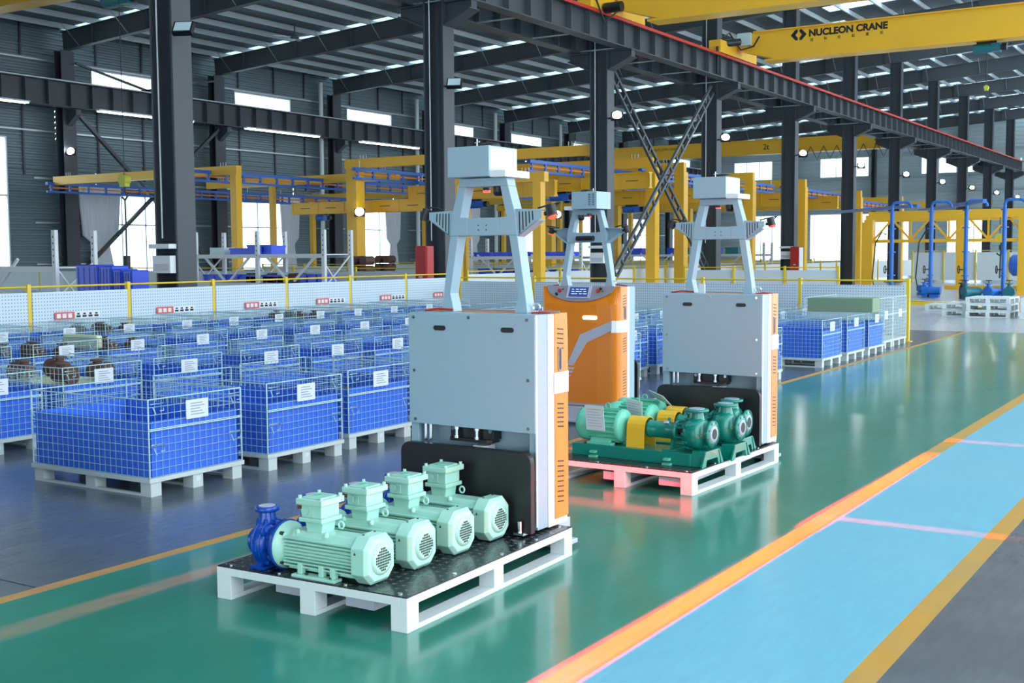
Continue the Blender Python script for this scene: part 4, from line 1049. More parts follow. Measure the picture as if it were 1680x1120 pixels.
for j, y in enumerate([13.5, 14.6, 15.7, 16.8, 17.9, 19.0, 20.1]):
    place(crate, True, (-7.35, y, 0), math.radians(random.uniform(-1, 1)), 'blue-lined wire crate, %s from the near end of the row behind the lane-side crates' % ORD[j], GRP, 'crate')
for j, (y, lb) in enumerate([(13.99, 'blue-lined wire crate standing right beside the second robot at the lane edge'), (16.47, 'blue-lined wire crate after the gap in the lane-side row'), (17.62, 'blue-lined wire crate in the middle of the lane-side group of three'), (18.72, 'blue-lined wire crate under the end of the olive board')]):
    place(crate, True, (-5.73, y, 0), math.radians(-0.5), lb, GRP, 'crate')
for j, y in enumerate([19.75, 20.62]):
    place(wcrate, j > 0, (-5.86, y, 0), 0, ['tall empty white wire crate next to the blue-lined ones', 'tall empty white wire crate at the end of the lane-side row'][j], 'tall white wire crates', 'crate')
tag(MB().box(-6.10, -5.08, 18.35, 18.75, 0.655, 0.87).obj('board_box', M_olive, bevel=0.006), 'long olive green box lying on top of the lane-side crates', 'box')

# contents of some crates: rough castings and sleeves
def casting(x, y, z, rz, s, label, grp):
    e = empty('pump_casting', (x, y, z), rz, label, 'casting', grp)
    MB().cyl((-0.14*s, 0, 0.11*s), (0.14*s, 0, 0.11*s), 0.10*s, 14).cyl((-0.18*s, 0, 0.11*s), (-0.14*s, 0, 0.11*s), 0.13*s, 14).obj('casting_body', M_casting, e)
    MB().cyl((0.02*s, 0, 0.18*s), (0.02*s, 0, 0.26*s), 0.06*s, 12).cyl((0.02*s, 0, 0.25*s), (0.02*s, 0, 0.27*s), 0.10*s, 12).obj('casting_flange', M_casting, e)
    return e
def fill(ri, k, n, zz, s, where):
    x, y = pos[(ri, k)]
    for i in range(n):
        if n == 4: cx_, cy_, nm_ = x-0.28+0.56*(i % 2), y-0.19+0.38*(i//2), ['front left', 'front right', 'back left', 'back right'][i]
        else: cx_, cy_, nm_ = x-0.38+0.38*(i % 3), y-0.2+0.38*(i//3), ['front left', 'front middle', 'front right', 'back left', 'back middle', 'back right'][i]
        casting(cx_, cy_, 0.138, PI*(i % 2), s if n > 4 else 1.15, ('brown casting, %s bottom layer, in %s' if n == 4 else 'brown casting, %s, lying in %s') % (nm_, where), 'brown castings in %s' % where)
        if n == 4: casting(cx_+0.03, cy_, 0.138+0.3105 if zz else 0.49, PI*(i % 2)+0.1, 0.62 if zz else 0.66, 'brown casting, %s top layer, in %s' % (nm_, where), 'brown castings in %s' % where)
fill(1, 1, 4, 0, 1.42, 'the second-row crate behind the foreground crate')
fill(2, 2, 4, 0.24, 1.40, 'a third-row crate near the left edge')
fill(2, 3, 4, 0.24, 1.36, 'the next third-row crate')
fill(1, 3, 6, 0.22, 1.0, 'a second-row crate with low contents')
fill(3, 5, 4, 0.30, 1.4, 'a fourth-row crate near the fence')
fill(0, 2, 6, 0.22, 1.05, 'the crate beside the nearest robot')
fill(2, 6, 6, 0.25, 1.0, 'a third-row crate in the middle')
fill(3, 9, 4, 0.28, 1.4, 'a fourth-row crate in the middle')
x, y = pos[(2, 3)]
tag(MB().prism(off(rrect(0.62, 0.16, 0.03), x+0.1, 0.60), 'y', y-0.41, y-0.33).obj('yellow_sleeve', M_cream, bevel=0.01), 'pale yellow wrapped packet on top of a third-row crate', 'packet')
x, y = pos[(1, 1)]
tag(MB().prism(off(rrect(1.1, 0.03, 0.01), x, 0.468), 'y', y-0.3, y+0.3).obj('yellow_sleeve', M_cream), 'pale yellow sheet under the brown castings', 'packet')

# ================================================================== FENCES
FZ = 1.17
def fence(name, p0, p1, n, label, h=FZ, panel=True, mat_=M_yellow2, panelmat=None, rail_only=False, group=None, zp=(0.12, None)):
    p0 = Vector((*p0, 0)); p1 = Vector((*p1, 0)); d = p1-p0; L = d.length; ang = math.atan2(d.y, d.x)
    e = empty(name, p0, ang, label, 'fence', group)
    pm = MB().box(-0.03, 0.03, -0.03, 0.03, 0.0, h+0.02).box(-0.07, 0.07, -0.07, 0.07, 0, 0.01).mesh('post', mat_)
    for k in range(n+1):
        o = bpy.data.objects.new('post', pm); COL.objects.link(o); o.parent = e; o.location = (L*k/n, 0, 0)
    for k in range(n): MB().cyl((L*k/n+0.03, 0, h-0.02), (L*(k+1)/n-0.03, 0, h-0.02), 0.016, 8).obj('top_rail', mat_, e)
    if panel:
        for k in range(n):
            MB().box(L*k/n+0.04, L*(k+1)/n-0.04, 0.028, 0.036, zp[0], zp[1] or h-0.10).obj('sheet_panel', panelmat or M_fencepanel, e)
    return e
fence('guard_fence', (-15.42, 20.45+1.5), (-15.42, 21.95-1.82*10), 10, 'yellow railed fence with perforated white sheets along the left of the crates')
fence('guard_fence', (-5.32, 21.45), (-15.25, 21.95), 5, 'yellow railed fence with perforated sheets closing the far end of the crates', h=1.09)
# small red signs low on the left fence
for i, y in enumerate([11.65, 13.6, 15.6, 17.5, 19.45, 21.3]):
    e = empty('rack_sign', (-15.36, y, 0.70), PI/2, 'small red and white bay sign on the left fence, %s from the left' % ORD[i], 'sign', 'red bay signs on the left fence')
    MB().box(-0.22, 0.12, -0.004, 0.0, -0.05, 0.06).obj('sign_plate', M_redtext, e)
    MB().box(0.13, 0.60, -0.004, 0.0, -0.05, 0.06).obj('sign_plate', M_white, e)
    for q in range(3):
        MB().box(-0.19+q*0.10, -0.12+q*0.10, -0.006, -0.004, -0.03, 0.035).obj('character', M_white, e)
    for q in range(4):
        MB().box(0.16+q*0.11, 0.235+q*0.11, -0.006, -0.004, -0.03, 0.0).box(0.175+q*0.11, 0.22+q*0.11, -0.006, -0.004, 0.01, 0.035).obj('character', M_black_text, e)
M_lowwall = mat('white_board_fence', (0.66, 0.72, 0.76), 0.5)
fence('guard_fence', (-18.2, 24.5), (-38.0, 24.5), 9, 'white board fence with yellow rail behind the racks on the left', h=1.25, panelmat=M_lowwall)
fence('guard_fence', (-17.85, 26.0), (-17.85, 90), 26, 'long white board fence with yellow rail running down the left work bays', h=1.15, panelmat=M_lowwall)
fence('guard_fence', (-15.2, 34.0), (-10.4, 34.0), 3, 'short white board fence beyond the crates, left of the test gantry', h=1.15, panelmat=M_lowwall)
fence('guard_fence', (-15.2, 62.0), (-3.0, 62.0), 8, 'white board fence crossing behind the blue pipes', h=1.6, panelmat=M_lowwall)
for i, y in enumerate([38, 46, 54, 62]):
    fence('guard_fence', (-18.2, y+1.2), (-38.0, y+1.2), 8, 'white board fence between the yellow bays, %s behind the racks' % ORD[i], h=1.2, panelmat=M_lowwall, group='white fences between the yellow bays')

# ================================================================== YELLOW WORKSTATION GANTRIES
def bluerail(name, x, y0, y1, z, label, h=0.38, s=0.8):
    e = empty(name, (x, y0, z), 0, label, 'rail', 'blue track rails under the yellow gantries'); L = y1-y0
    MB().box(-0.07, 0.07, 0, L, h-0.10, h).obj('top_chord', M_blue_rail, e); MB().box(-0.05, 0.05, 0, L, 0, 0.07).obj('bottom_chord', M_blue_rail, e)
    MB().box(-0.012, 0.012, 0.1, L-0.1, h*0.42, h*0.42+0.05).obj('conductor_bar', M_orange_bar, e, label='orange conductor bar')
    me = MB().box(-0.03, 0.03, -0.04, 0.04, 0.07, h-0.07).mesh('rail_strut', M_blue_rail); y = 0.2
    while y < L:
        o = bpy.data.objects.new('rail_strut', me); COL.objects.link(o); o.parent = e; o.location = (0, y, 0); y += s
    for y in (0.3, L-0.3): MB().tube([(0.0, y, h), (0.0, y, h+0.22)], 0.015, 6).obj('hanger_rod', M_galv, e)
    return e
def xbeam(x0, x1, y, z0, z1, label, posts=(), w=0.24, pw=0.28):
    e = empty('yellow_gantry', ((x0+x1)/2, y, 0), 0, label, 'gantry'); c = (x0+x1)/2
    MB().box(x0-c, x1-c, -w/2, w/2, z0, z1).obj('cross_beam', M_yellow, e)
    for px in posts:
        MB().box(px-c-pw/2, px-c+pw/2, -pw/2, pw/2, 0.02, z0).obj('post', M_yellow, e)
        MB().box(px-c-pw, px-c+pw, -pw, pw, 0.0, 0.02).obj('base_plate', M_yellow, e)
    for k in range(3):
        for px in (x0+0.7, x1-0.7): MB().cyl((px-c+k*0.12-0.12, 0, z1), (px-c+k*0.12-0.12, 0, z1+0.13), 0.012, 6).obj('hanger_stud', M_galv, e)
    return e
def bridge(x0, x1, y, z0, z1, label, hoist=None):
    e = empty('bridge_girder', ((x0+x1)/2, y, z0), 0, label, 'girder'); c = (x0+x1)/2; h = z1-z0
    MB().box(x0-c, x1-c, -0.08, 0.08, 0.05, h-0.04).obj('web_box', M_yellow, e)
    MB().box(x0-c, x1-c, -0.13, 0.13, h-0.04, h).obj('top_plate', M_yellow, e); MB().box(x0-c, x1-c, -0.13, 0.13, 0.0, 0.05).obj('bottom_flange', M_yellow, e)
    n = int((x1-x0)/1.1)
    for k in range(n+1): MB().box(x0-c+(x1-x0)*k/n-0.015, x0-c+(x1-x0)*k/n+0.015, -0.10, -0.08, 0.05, h-0.04).obj('web_rib', M_yellow, e)
    for k in range(n): 
        xx = x0-c+(x1-x0)*(k+0.5)/n; MB().box(xx-0.22, xx+0.22, -0.083, -0.079, h*0.5-0.012, h*0.5+0.012).obj('web_slot', M_casting, e)
    return e
def hoist(x, y, z, label, m=M_blue_rail, s=1.0, drop=0, grp=None):
    e = empty('chain_hoist', (x, y, z), 0, label, 'hoist', grp)
    MB().cyl((-0.32*s, 0, -0.16*s), (0.10*s, 0, -0.16*s), 0.12*s, 16).box(0.10*s, 0.32*s, -0.1*s, 0.1*s, -0.27*s, -0.06*s).obj('hoist_body', m, e)
    MB().box(-0.25*s, 0.22*s, -0.05*s, 0.05*s, -0.06*s, 0.0).obj('trolley', M_black, e)
    MB().cyl((0.34*s, 0, -0.16*s), (0.46*s, 0, -0.16*s), 0.09*s, 14).obj('motor_end', M_black, e)
    if drop:
        MB().cyl((0, 0, -0.28*s), (0, 0, -drop), 0.012, 6).obj('lifting_chain', M_rope, e)
        hs = 1.0 if s < 1.2 else 2.2; MB().box(-0.05*hs, 0.05*hs, -0.04*hs, 0.04*hs, -drop-0.14*hs, -drop).cyl((0, -0.05*hs, -drop-0.05*hs), (0, 0.05*hs, -drop-0.05*hs), 0.07*hs, 14).obj('hook_block', M_hook, e)
        MB().tube([(0, 0, -drop-0.14*hs), (0, 0, -drop-0.2*hs), (0.05*hs, 0, -drop-0.26*hs), (0, 0, -drop-0.31*hs), (-0.05*hs, 0, -drop-0.27*hs)], 0.014*hs, 6).obj('hook', M_rope, e)
    return e
xbeam(-37.3, -28.1, 28, 4.19, 4.48, 'pale yellow gantry beam at the far left with one square post', posts=(-28.25,), pw=0.26)
xbeam(-35.3, -25.9, 33.5, 4.2, 4.5, 'yellow gantry beam behind the leftmost one, ending at the big post', posts=(-31.9,), pw=0.18)
xbeam(-25.7, -16.5, 30.5, 4.40, 4.70, 'long yellow gantry beam with the big square post left of the second column', posts=(-25.35,), pw=0.42)
xbeam(-25.9, -17.3, 36.2, 4.40, 4.74, 'yellow gantry beam with posts behind the nearest robot', posts=(-17.35, -25.5), pw=0.34)
xbeam(-20.6, -17.3, 29.2, 3.62, 3.9, 'lower yellow beam with a square post behind the nearest robot mast', posts=(-17.55, -20.4), pw=0.26)
for i, (y, z) in enumerate([(38.6, 4.72), (45.2, 4.72), (51.5, 4.75), (60.0, 4.6), (68.0, 4.6), (76.0, 4.6)]):
    xbeam(-27.0, -17.25, y, z-0.34, z, 'yellow gantry frame across the left bay, %s behind the cross brace' % ORD[i], posts=(-17.4, -26.6), pw=0.36)
for i, (y, z) in enumerate([(41.0, 4.3), (49.5, 4.3), (57.0, 4.3), (66.0, 4.3)]):
    xbeam(-37.0, -28.5, y, z-0.3, z, 'yellow gantry frame along the side wall, %s from the left' % ORD[i+1], posts=(-28.6, -36.6), pw=0.2)
rails = [(-37.3, 27.6, 40.0, 3.90), (-29.3, 26.8, 40.0, 3.98), (-25.0, 30.0, 38.0, 4.02), (-24.7, 33.0, 42, 3.7), (-19.0, 31.0, 44.0, 4.05), (-18.2, 37, 50, 4.1), (-18.2, 51, 62, 4.1), (-33, 33, 47, 3.6), (-22.5, 44, 58, 3.9), (-18.4, 62.5, 72, 3.9), (-26, 46, 60, 3.9)]
for i, (x, y0, y1, z) in enumerate(rails): bluerail('blue_rail', x, y0, y1, z, 'blue double-chord track rail under the yellow frames, %s in order from the left wall side' % ORD[sorted(range(len(rails)), key=lambda q: rails[q][0]).index(i)])
bridge(-28.7, -22.9, 31.2, 2.98, 3.38, 'yellow ribbed bridge girder left of the big square post')
bridge(-25.0, -19.2, 33.0, 3.40, 3.92, 'yellow ribbed bridge girder right of the big square post')
bridge(-24.0, -16.6, 34.5, 3.62, 4.14, 'yellow ribbed bridge girder behind the nearest robot mast')
bridge(-23.0, -16.9, 42.0, 3.45, 4.0, 'yellow ribbed bridge girder behind the lattice braces')
bridge(-24.0, -17.0, 48.5, 3.5, 4.05, 'yellow ribbed bridge girder behind the right robot mast')
bridge(-24.0, -17.2, 56.0, 3.6, 4.2, 'yellow ribbed bridge girder between the far columns')
hoist(-22.3, 33.0, 3.40, 'blue hoist under the bridge girder right of the big post', s=1.1)
hoist(-19.9, 34.5, 3.62, 'blue hoist under the girder behind the nearest robot mast', s=1.1)
hoist(-27.4, 31.2, 2.98, 'small blue hoist under the left bridge girder', s=0.8)
hoist(-21.0, 42.0, 3.45, 'blue hoist behind the lattice braces', s=1.1)
hoist(-18.9, 31.2, 3.95, 'dark hoist hanging at the end of the blue rail by the third column', M_black, 0.7, 0.4)

# ================================================================== OVERHEAD CRANES
def crane(x0, x1, y, z0, z1, label, bevel_end=True):
    e = empty('bridge_crane', ((x0+x1)/2, y, z0), 0, label, 'crane'); c = (x0+x1)/2; h = z1-z0; w = 0.28
    a, b = x0-c, x1-c
    MB().prism([(a, h*0.42), (a+1.2, 0.06), (b, 0.06), (b, h-0.04), (a+0.5, h-0.04), (a, h*0.72)], 'y', -w, w).obj('box_girder', M_yellow, e)
    MB().box(a+0.9, b, -w-0.06, w+0.06, 0.0, 0.06).box(a+0.5, b, -w-0.05, w+0.05, h-0.04, h).obj('girder_flanges', M_yellow, e)
    return e, c
cr, cx = crane(-14.95, 12.0, 38.0, 7.78, 8.77, 'yellow overhead crane girder with black company lettering, right bay')
MB().box(-15.45-cx, -15.05-cx, -1.6, 1.6, 0.22, 0.62).obj('end_carriage', M_yellow, cr)
for y in (-1.3, 1.3): MB().cyl((-15.35-cx, y, 0.36), (-15.15-cx, y, 0.36), 0.18, 16).obj('wheel', M_black, cr)
MB().box(-14.95-cx, -14.5-cx, -0.45, -0.29, 0.55, 0.95).obj('control_box', M_lamp_off, cr)
MB().cyl((-15.3-cx, -1.2, 0.55), (-14.8-cx, -0.6, 0.65), 0.12, 12).tube([(-15.2-cx, -1.4, 0.6), (-15.0-cx, -1.0, 0.9), (-14.8-cx, -0.5, 0.4), (-14.4-cx, -0.4, 0.5), (-14.2-cx, -0.4, 0.8)], 0.03, 6).obj('drive_motor', M_black, cr)
MB().cyl((-15.15-cx, -1.62, 0.4), (-15.15-cx, -1.62, -0.45), 0.04, 8).obj('current_collector', M_black, cr)
# emblem: two chevron halves around a diamond, then lettering
lx, lz, ly = -12.93-cx, 0.735, -0.2855
d = 0.17
for s in (-1, 1):
    MB().prism([(lx+s*0.03, lz+d), (lx+s*0.10, lz+d), (lx+s*0.26, lz), (lx+s*0.10, lz-d), (lx+s*0.03, lz-d), (lx+s*0.03, lz-0.09), (lx+s*0.11, lz), (lx+s*0.03, lz+0.09)], 'y', ly, ly+0.005).obj('emblem_half', M_black_text, cr)
to = text_obj('NUCLEON CRANE', 0.29, M_black_text, 'lettering', cr, (-12.60-cx, ly, 0.655), (PI/2, 0, 0), 0.003, bold=0.012)
wd = to.dimensions.x; to.scale = (2.48/max(wd, 0.1), 1, 1)
try:
    for q, ch in enumerate('纽科伦起重机'):
        text_obj(ch, 0.11, M_black_text, 'character', cr, (-12.55+q*0.44-cx, ly, 0.50), (PI/2, 0, 0), 0.002)
except Exception: pass
hoist(-7.25, 38.0, 7.78, 'teal wire rope hoist hanging under the lettered crane girder', M_hoist_teal, 1.19, 1.3)
cr2, c2 = crane(-14.95, 12.0, 29.3, 7.68, 8.7, 'plain yellow overhead crane girder at the top of the picture')
MB().box(-15.45-c2, -15.05-c2, -1.6, 1.6, 0.3, 0.7).obj('end_carriage', M_yellow, cr2)
MB().cyl((-15.0-c2, -0.9, 0.35), (-14.5-c2, -0.9, 0.35), 0.14, 12).tube([(-15-c2, -1.4, 0.5), (-14.8-c2, -1.3, -0.1), (-14.6-c2, -1.0, 0.2)], 0.03, 6).obj('drive_motor', M_black, cr2)
cr3, c3 = crane(-38.2, -17.0, 72.0, 7.65, 8.55, 'far yellow overhead crane girder across the left bay, marked 2t')
MB().box(-38.8-c3, -38.3-c3, -1.6, 1.6, 0.35, 0.75).box(-17.0-c3, -16.6-c3, -1.6, 1.6, 0.3, 0.7).obj('end_carriage', M_yellow, cr3)
text_obj('2t', 0.5, M_black_text, 'lettering', cr3, (-26.8-c3, -0.288, 0.28), (PI/2, 0, 0), 0.003)
text_obj('NUCLEON CRANE', 0.22, M_black_text, 'lettering', cr3, (-34.3-c3, -0.288, 0.55), (PI/2, 0, 0), 0.003)
fes = MB()
for k in range(9): fes.tube([(-24.5+k*0.8-c3, -0.45, 0.3), (-24.3+k*0.8-c3, -0.45, -0.1), (-24.1+k*0.8-c3, -0.45, -0.5), (-23.9+k*0.8-c3, -0.45, -0.1), (-23.7+k*0.8-c3, -0.45, 0.3)], 0.02, 5)
fes.obj('festoon_cable', M_black, cr3)
cr4, c4 = crane(-38.6, -17.0, 22.5, 8.95, 9.35, 'yellow crane girder just touching the top left corner')
hoist(-27.0, 22.5, 8.93, 'dark teal wire rope hoist at the top left edge with a long dropped hook', M_hoist_teal, 1.7, 5.1)
tag(MB().tube([(-27.0, 22.5, 3.20), (-26.99, 22.5, 2.6), (-27.0, 22.5, 1.6)], 0.025, 8).tube([(-27.0, 22.5, 1.6), (-26.99, 22.48, 1.1), (-27.0, 22.5, 0.4)], 0.10, 8).obj('lifting_sling', M_rope), 'dark sling hanging from the left hook', 'sling')

# ================================================================== FLOODLIGHTS
for i, y in enumerate(COLY):
    if i < 2: continue
    lit = i >= 4
    e = empty('floodlight', (XI+0.34, y-0.1, 5.34), 0, ('lit' if lit else 'unlit')+' floodlight on the inner column, %s column from the left' % ORD[i-2], 'lamp', 'floodlights on the inner columns')
    MB().bar((-0.1, 0, 0.0), (0.14, -0.1, 0.02), 0.04).obj('bracket', M_black, e)
    h = MB().box(-0.17, 0.17, -0.05, 0.05, -0.12, 0.12).obj('lamp_housing', M_black, e); h.location = (0.27, -0.16, 0.03); h.rotation_euler = (math.radians(-35), 0, math.radians(25))
    (MB().cyl((0, -0.052, 0), (0, -0.075, 0), 0.125, 20) if lit else MB().box(-0.14, 0.14, -0.056, -0.05, -0.095, 0.095)).obj('lamp_lens', M_lamp if lit else M_lamp_off, h)  # lit lens is an oversized round disc, glare included in its shape
for (x, y, z, lb) in ((XW+0.6, 30.0, 5.6, 'lit floodlight on the leftmost wall column'), (-24.95, 30.22, 2.95, 'lit floodlight on the big yellow post'), (-22.3, 38.4, 3.0, 'small lit lamp behind the pump robot mast')):
    e = empty('floodlight', (x, y, z), 0, lb, 'lamp')
    h = MB().box(-0.17, 0.17, -0.05, 0.05, -0.12, 0.12).obj('lamp_housing', M_black, e); h.rotation_euler = (math.radians(-25), 0, math.radians(30))
    MB().cyl((0, -0.052, 0), (0, -0.075, 0), 0.14, 20).obj('lamp_lens', M_lamp, h)  # disc wider than the housing, the lamp's glare put into its size
    MB().bar((-0.2, 0.05, 0), (0, 0.04, 0), 0.04).obj('bracket', M_black, e)
e = empty('ceiling_fan', (-32.9, 36, 10.15), 0, 'small ceiling vent fan hanging from the roof near the top left', 'fan')
MB().lathe((0, 0, 0), (0, 0, 1), [(0, 0.15), (0.1, 0.22), (0.14, 0.1)], 16).obj('fan_hub', M_rafter, e); MB().cyl((0, 0, 0.14), (0, 0, 0.6), 0.03, 8).obj('drop_rod', M_rafter, e)
for a in (0, 2.1, 4.2): MB().bar((0.15*math.cos(a), 0.15*math.sin(a), 0.06), (0.9*math.cos(a), 0.9*math.sin(a), 0.06), 0.16, 0.02).obj('blade', M_galv, e)

# ================================================================== MID-GROUND FURNITURE
def cabinet(x, y, label, w=0.35, d=0.5, h=1.78, m=M_red, z=0.0, side=None):
    e = empty('hydrant_cabinet', (x, y, z), 0, label, 'cabinet')
    MB().box(-w/2, w/2, -d/2, d/2, 0.0, h).obj('cabinet_body', m, e, bevel=0.01)
    MB().box(-w/2+0.02, w/2-0.02, -d/2-0.012, -d/2, 0.08, h-0.03).obj('cabinet_door', m, e)
    MB().box(-0.04, 0.06, -d/2-0.03, -d/2-0.012, h*0.6, h*0.62).obj('door_handle', M_galv, e); MB().box(w/2, w/2+0.012, -d/2+0.03, d/2-0.03, 0.08, h-0.03).obj('side_panel', side or M_white, e)
    return e
cabinet(-16.02, 21.65, 'dark red cabinet standing left of the second inner column', 0.30, 0.30, side=M_red)
cabinet(-15.55, 45.4, 'red and white cabinet beside the fifth inner column')
cabinet(-38.9, 63.0, 'small red cabinet against the side wall', 0.6, 0.6, 1.7)
# meter boxes on columns
for i in (2, 4, 6):
    e = empty('switch_box', (XI-0.02, COLY[i]-0.24, 1.3), 0, 'grey switch box on the %s inner column' % ORD[i-2], 'box')
    MB().box(-0.2, 0.24, -0.10, 0.03, 0.0, 0.30).obj('box_body', M_white_frame, e, bevel=0.005); MB().box(-0.24, 0.26, -0.14, 0.03, 0.42, 0.5).obj('top_tray', M_white_frame, e); MB().box(-0.16, 0.2, -0.105, -0.10, 0.04, 0.16).obj('box_panel', M_silver, e)

def rack(x0, x1, y, d, h, shelves, label, m=M_white_frame, nb=2):
    e = empty('pallet_rack', ((x0+x1)/2, y, 0), 0, label, 'rack'); c = (x0+x1)/2
    for k in range(nb+1):
        x = x0-c+(x1-x0)*k/nb
        for yy in (0, d): 
            u = MB().box(x-0.05, x+0.05, yy-0.04, yy+0.04, 0, h).obj('upright', m, e)
            for q in range(5): MB().box(x-0.012, x+0.012, yy-0.042, yy-0.04, h-0.15-q*0.12, h-0.11-q*0.12).obj('punch_hole', M_grille, u)
        MB().bar((x, 0, 0.8), (x, d, h-0.6), 0.03).bar((x, d, 0.3), (x, 0, 1.4), 0.03).obj('frame_brace', m, e)
    for z in shelves:
        for yy in (0, d): MB().box(x0-c+0.05, x1-c-0.05, yy-0.03, yy+0.03, z-0.1, z).obj('shelf_beam', m, e)
        MB().box(x0-c+0.05, x1-c-0.05, 0.03, d-0.03, z-0.03, z-0.01).obj('shelf_deck', m, e)
    for k in range(nb):
        x = x0-c+(x1-x0)*(k+0.5)/nb; MB().bar((x-0.8, 0.02, 1.55), (x-0.1, 0.02, 0.95), 0.05).bar((x+0.8, 0.02, 1.55), (x+0.1, 0.02, 0.95), 0.05).obj('knee_strut', m, e)
    return e
rack(-23.7, -19.3, 22.0, 1.0, 2.2, (0.9, 1.62), 'grey pallet rack with blue bins beyond the fence, left of the red cabinet')
rack(-23.5, -19.55, 14.6, 0.9, 2.1, (0.9, 1.40), 'pale grey rack at the left picture edge beyond the fence', nb=1)
rack(-25.5, -18.6, 50.0, 1.0, 2.0, (0.7, 1.5), 'grey rack with blue parts beyond the fifth inner column')
rack(-22.5, -18.3, 33.0, 1.0, 2.1, (0.8, 1.5), 'grey rack with blue parts behind the lattice braces')
def bin_(x, y, z, w, d, h, m, label, grp, name='storage_bin', cat='bin'):
    mb = MB(); t = 0.02
    mb.box(-w/2, w/2, -d/2, -d/2+t, 0, h); mb.box(-w/2, w/2, d/2-t, d/2, 0, h); mb.box(-w/2, -w/2+t, -d/2+t, d/2-t, 0, h); mb.box(w/2-t, w/2, -d/2+t, d/2-t, 0, h); mb.box(-w/2+t, w/2-t, -d/2+t, d/2-t, 0, t)
    o = mb.obj(name, m); o.location = (x, y, z); tag(o, label, cat, grp)
    r = MB().box(-w/2-0.015, w/2+0.015, -d/2-0.015, -d/2, h-0.05, h).box(w/2, w/2+0.015, -d/2, d/2+0.015, h-0.05, h).obj('bin_rim', m, o); return o
for k, (x, w, h) in enumerate([(-22.3, 0.7, 0.16), (-21.75, 0.55, 0.24), (-21.3, 0.3, 0.22)]):
    bin_(x, 22.4, 1.62, w*0.9, 0.5, h, M_bluebin, 'blue plastic bin on the upper rack shelf, %s from the left' % ORD[k], 'blue bins on the upper shelf of the left rack')
for k in range(7):
    bin_(-23.4+k*0.42, 22.4, 0.90, 0.38, 0.5, 0.20, M_bluebin, 'blue plastic bin on the lower rack shelf, %s from the left' % ORD[k], 'blue bins on the lower shelf of the left rack')
for k in range(3): bin_(-20.2+k*0.32, 22.4, 0.90, 0.26, 0.4, 0.22, M_bluebin, 'small blue bin at the right end of the lower rack shelf, %s from the left' % ORD[k], 'small blue bins at the right of the lower shelf')
tag(MB().box(-23.4, -22.9, 22.2, 22.6, 1.62, 1.80).obj('grey_box', M_lamp_off), 'pale grey box on the upper shelf of the left rack', 'box')
for k in range(5): tag(MB().prism(off(rrect(0.34, 0.24+0.05*(k % 2), 0.06), -21.9+k*0.36, 1.02), 'y', 22.15, 22.5).obj('wrapped_part', M_lamp_off if k % 2 else M_casting), 'wrapped metal part on the lower rack shelf, %s from the left' % ORD[k], 'part', 'wrapped parts on the lower rack shelf')
for k in range(6): bin_(-24.9+k*0.95, 50.4, 1.5, 0.6, 0.5, 0.3, M_bluebin if k % 2 == 0 else M_hoist_teal, 'bin of parts on the rack beyond the fifth column, %s from the left' % ORD[k], 'parts on the far rack')
for k in range(5): bin_(-22.2+k*0.8, 33.4, 1.5, 0.55, 0.5, 0.14, M_bluebin, 'blue tray on the rack behind the lattice braces, %s from the left' % ORD[k], 'blue trays behind the lattice braces')
for k in range(5): bin_(-22.0+k*0.75, 33.4, 0.8, 0.6, 0.5, 0.3, M_bluebin, 'blue bin low on the rack behind the lattice braces, %s from the left' % ORD[k], 'blue bins behind the lattice braces')
# big blue bin bundle + castings behind racks
for k, (x, w, h) in enumerate([(-18.52, 0.62, 1.44), (-18.0, 0.36, 1.42), (-17.68, 0.24, 1.36), (-17.4, 0.26, 1.34)]):
    e = MB().box(-w/2, w/2, -0.2, 0.2, 0.02, h).obj('blue_board_stack', M_bluebin, bevel=0.02); e.location = (x-0.13, 14.8, 0)
    tag(e, 'upright blue plastic sheet stack behind the left fence, %s from the left' % ORD[k], 'stack', 'blue sheet stacks behind the left fence')
    for q in range(4): MB().box(-w/2+w*(q+0.5)/4-0.006, -w/2+w*(q+0.5)/4+0.006, -0.206, -0.20, 0.05, h-0.05).obj('sheet_edge', M_blue_floor, e)
for i, (x, y, w, h) in enumerate([(-26.4, 31.5, 2.2, 1.0), (-24.4, 31.0, 1.0, 1.5), (-21.0, 25.5, 0.7, 1.5), (-30, 33, 1.6, 0.9)]):
    e = empty('casting_pile', (x, y, 0), 0, 'brown stack of rough castings in the left work bay, %s in depth' % ORD[i], 'castings', None)
    for r_ in range(int(h/0.25)):
        for q in range(int(w/0.35)):
            MB().cyl((-w/2+0.18+q*0.35, -0.2, 0.13+r_*0.26), (-w/2+0.18+q*0.35, 0.2, 0.13+r_*0.26), 0.125, 10).obj('casting', M_casting, e)
# curtains and white boxes
def curtain(y0, y1, z0, z1, label, x=XW-0.15):
    n = 24; vs = []
    for (z, pinch) in ((z1, 0.0), (z1*0.55+z0*0.45, 0.18), ((z0+z1)/2-0.1, 0.62), (z0+0.8, 0.35), (z0, 0.05)):
        c = (y0+y1)/2; hw = (y1-y0)/2*(1-pinch)
        for k in range(n+1): vs.append((x+0.06*math.sin(k*1.6), c-hw+2*hw*k/n, z))
    m = MB(); q = n+1; m.add(vs, [(i*q+k, i*q+k+1, (i+1)*q+k+1, (i+1)*q+k) for i in range(4) for k in range(n)], True)
    o = m.obj('curtain', M_curtain); md = o.modifiers.new('thick', 'SOLIDIFY'); md.thickness = 0.01
    tag(o, label, 'curtain', 'white curtains at the side windows')
for i, (a, b) in enumerate([(30.8, 32.9), (42.2, 43.6), (50.2, 51.6), (58.0, 59.3), (65.8, 67.2)]): curtain(a, b, 0.01, 4.4, 'white gathered curtain beside a tall side window, %s from the left' % ORD[i])

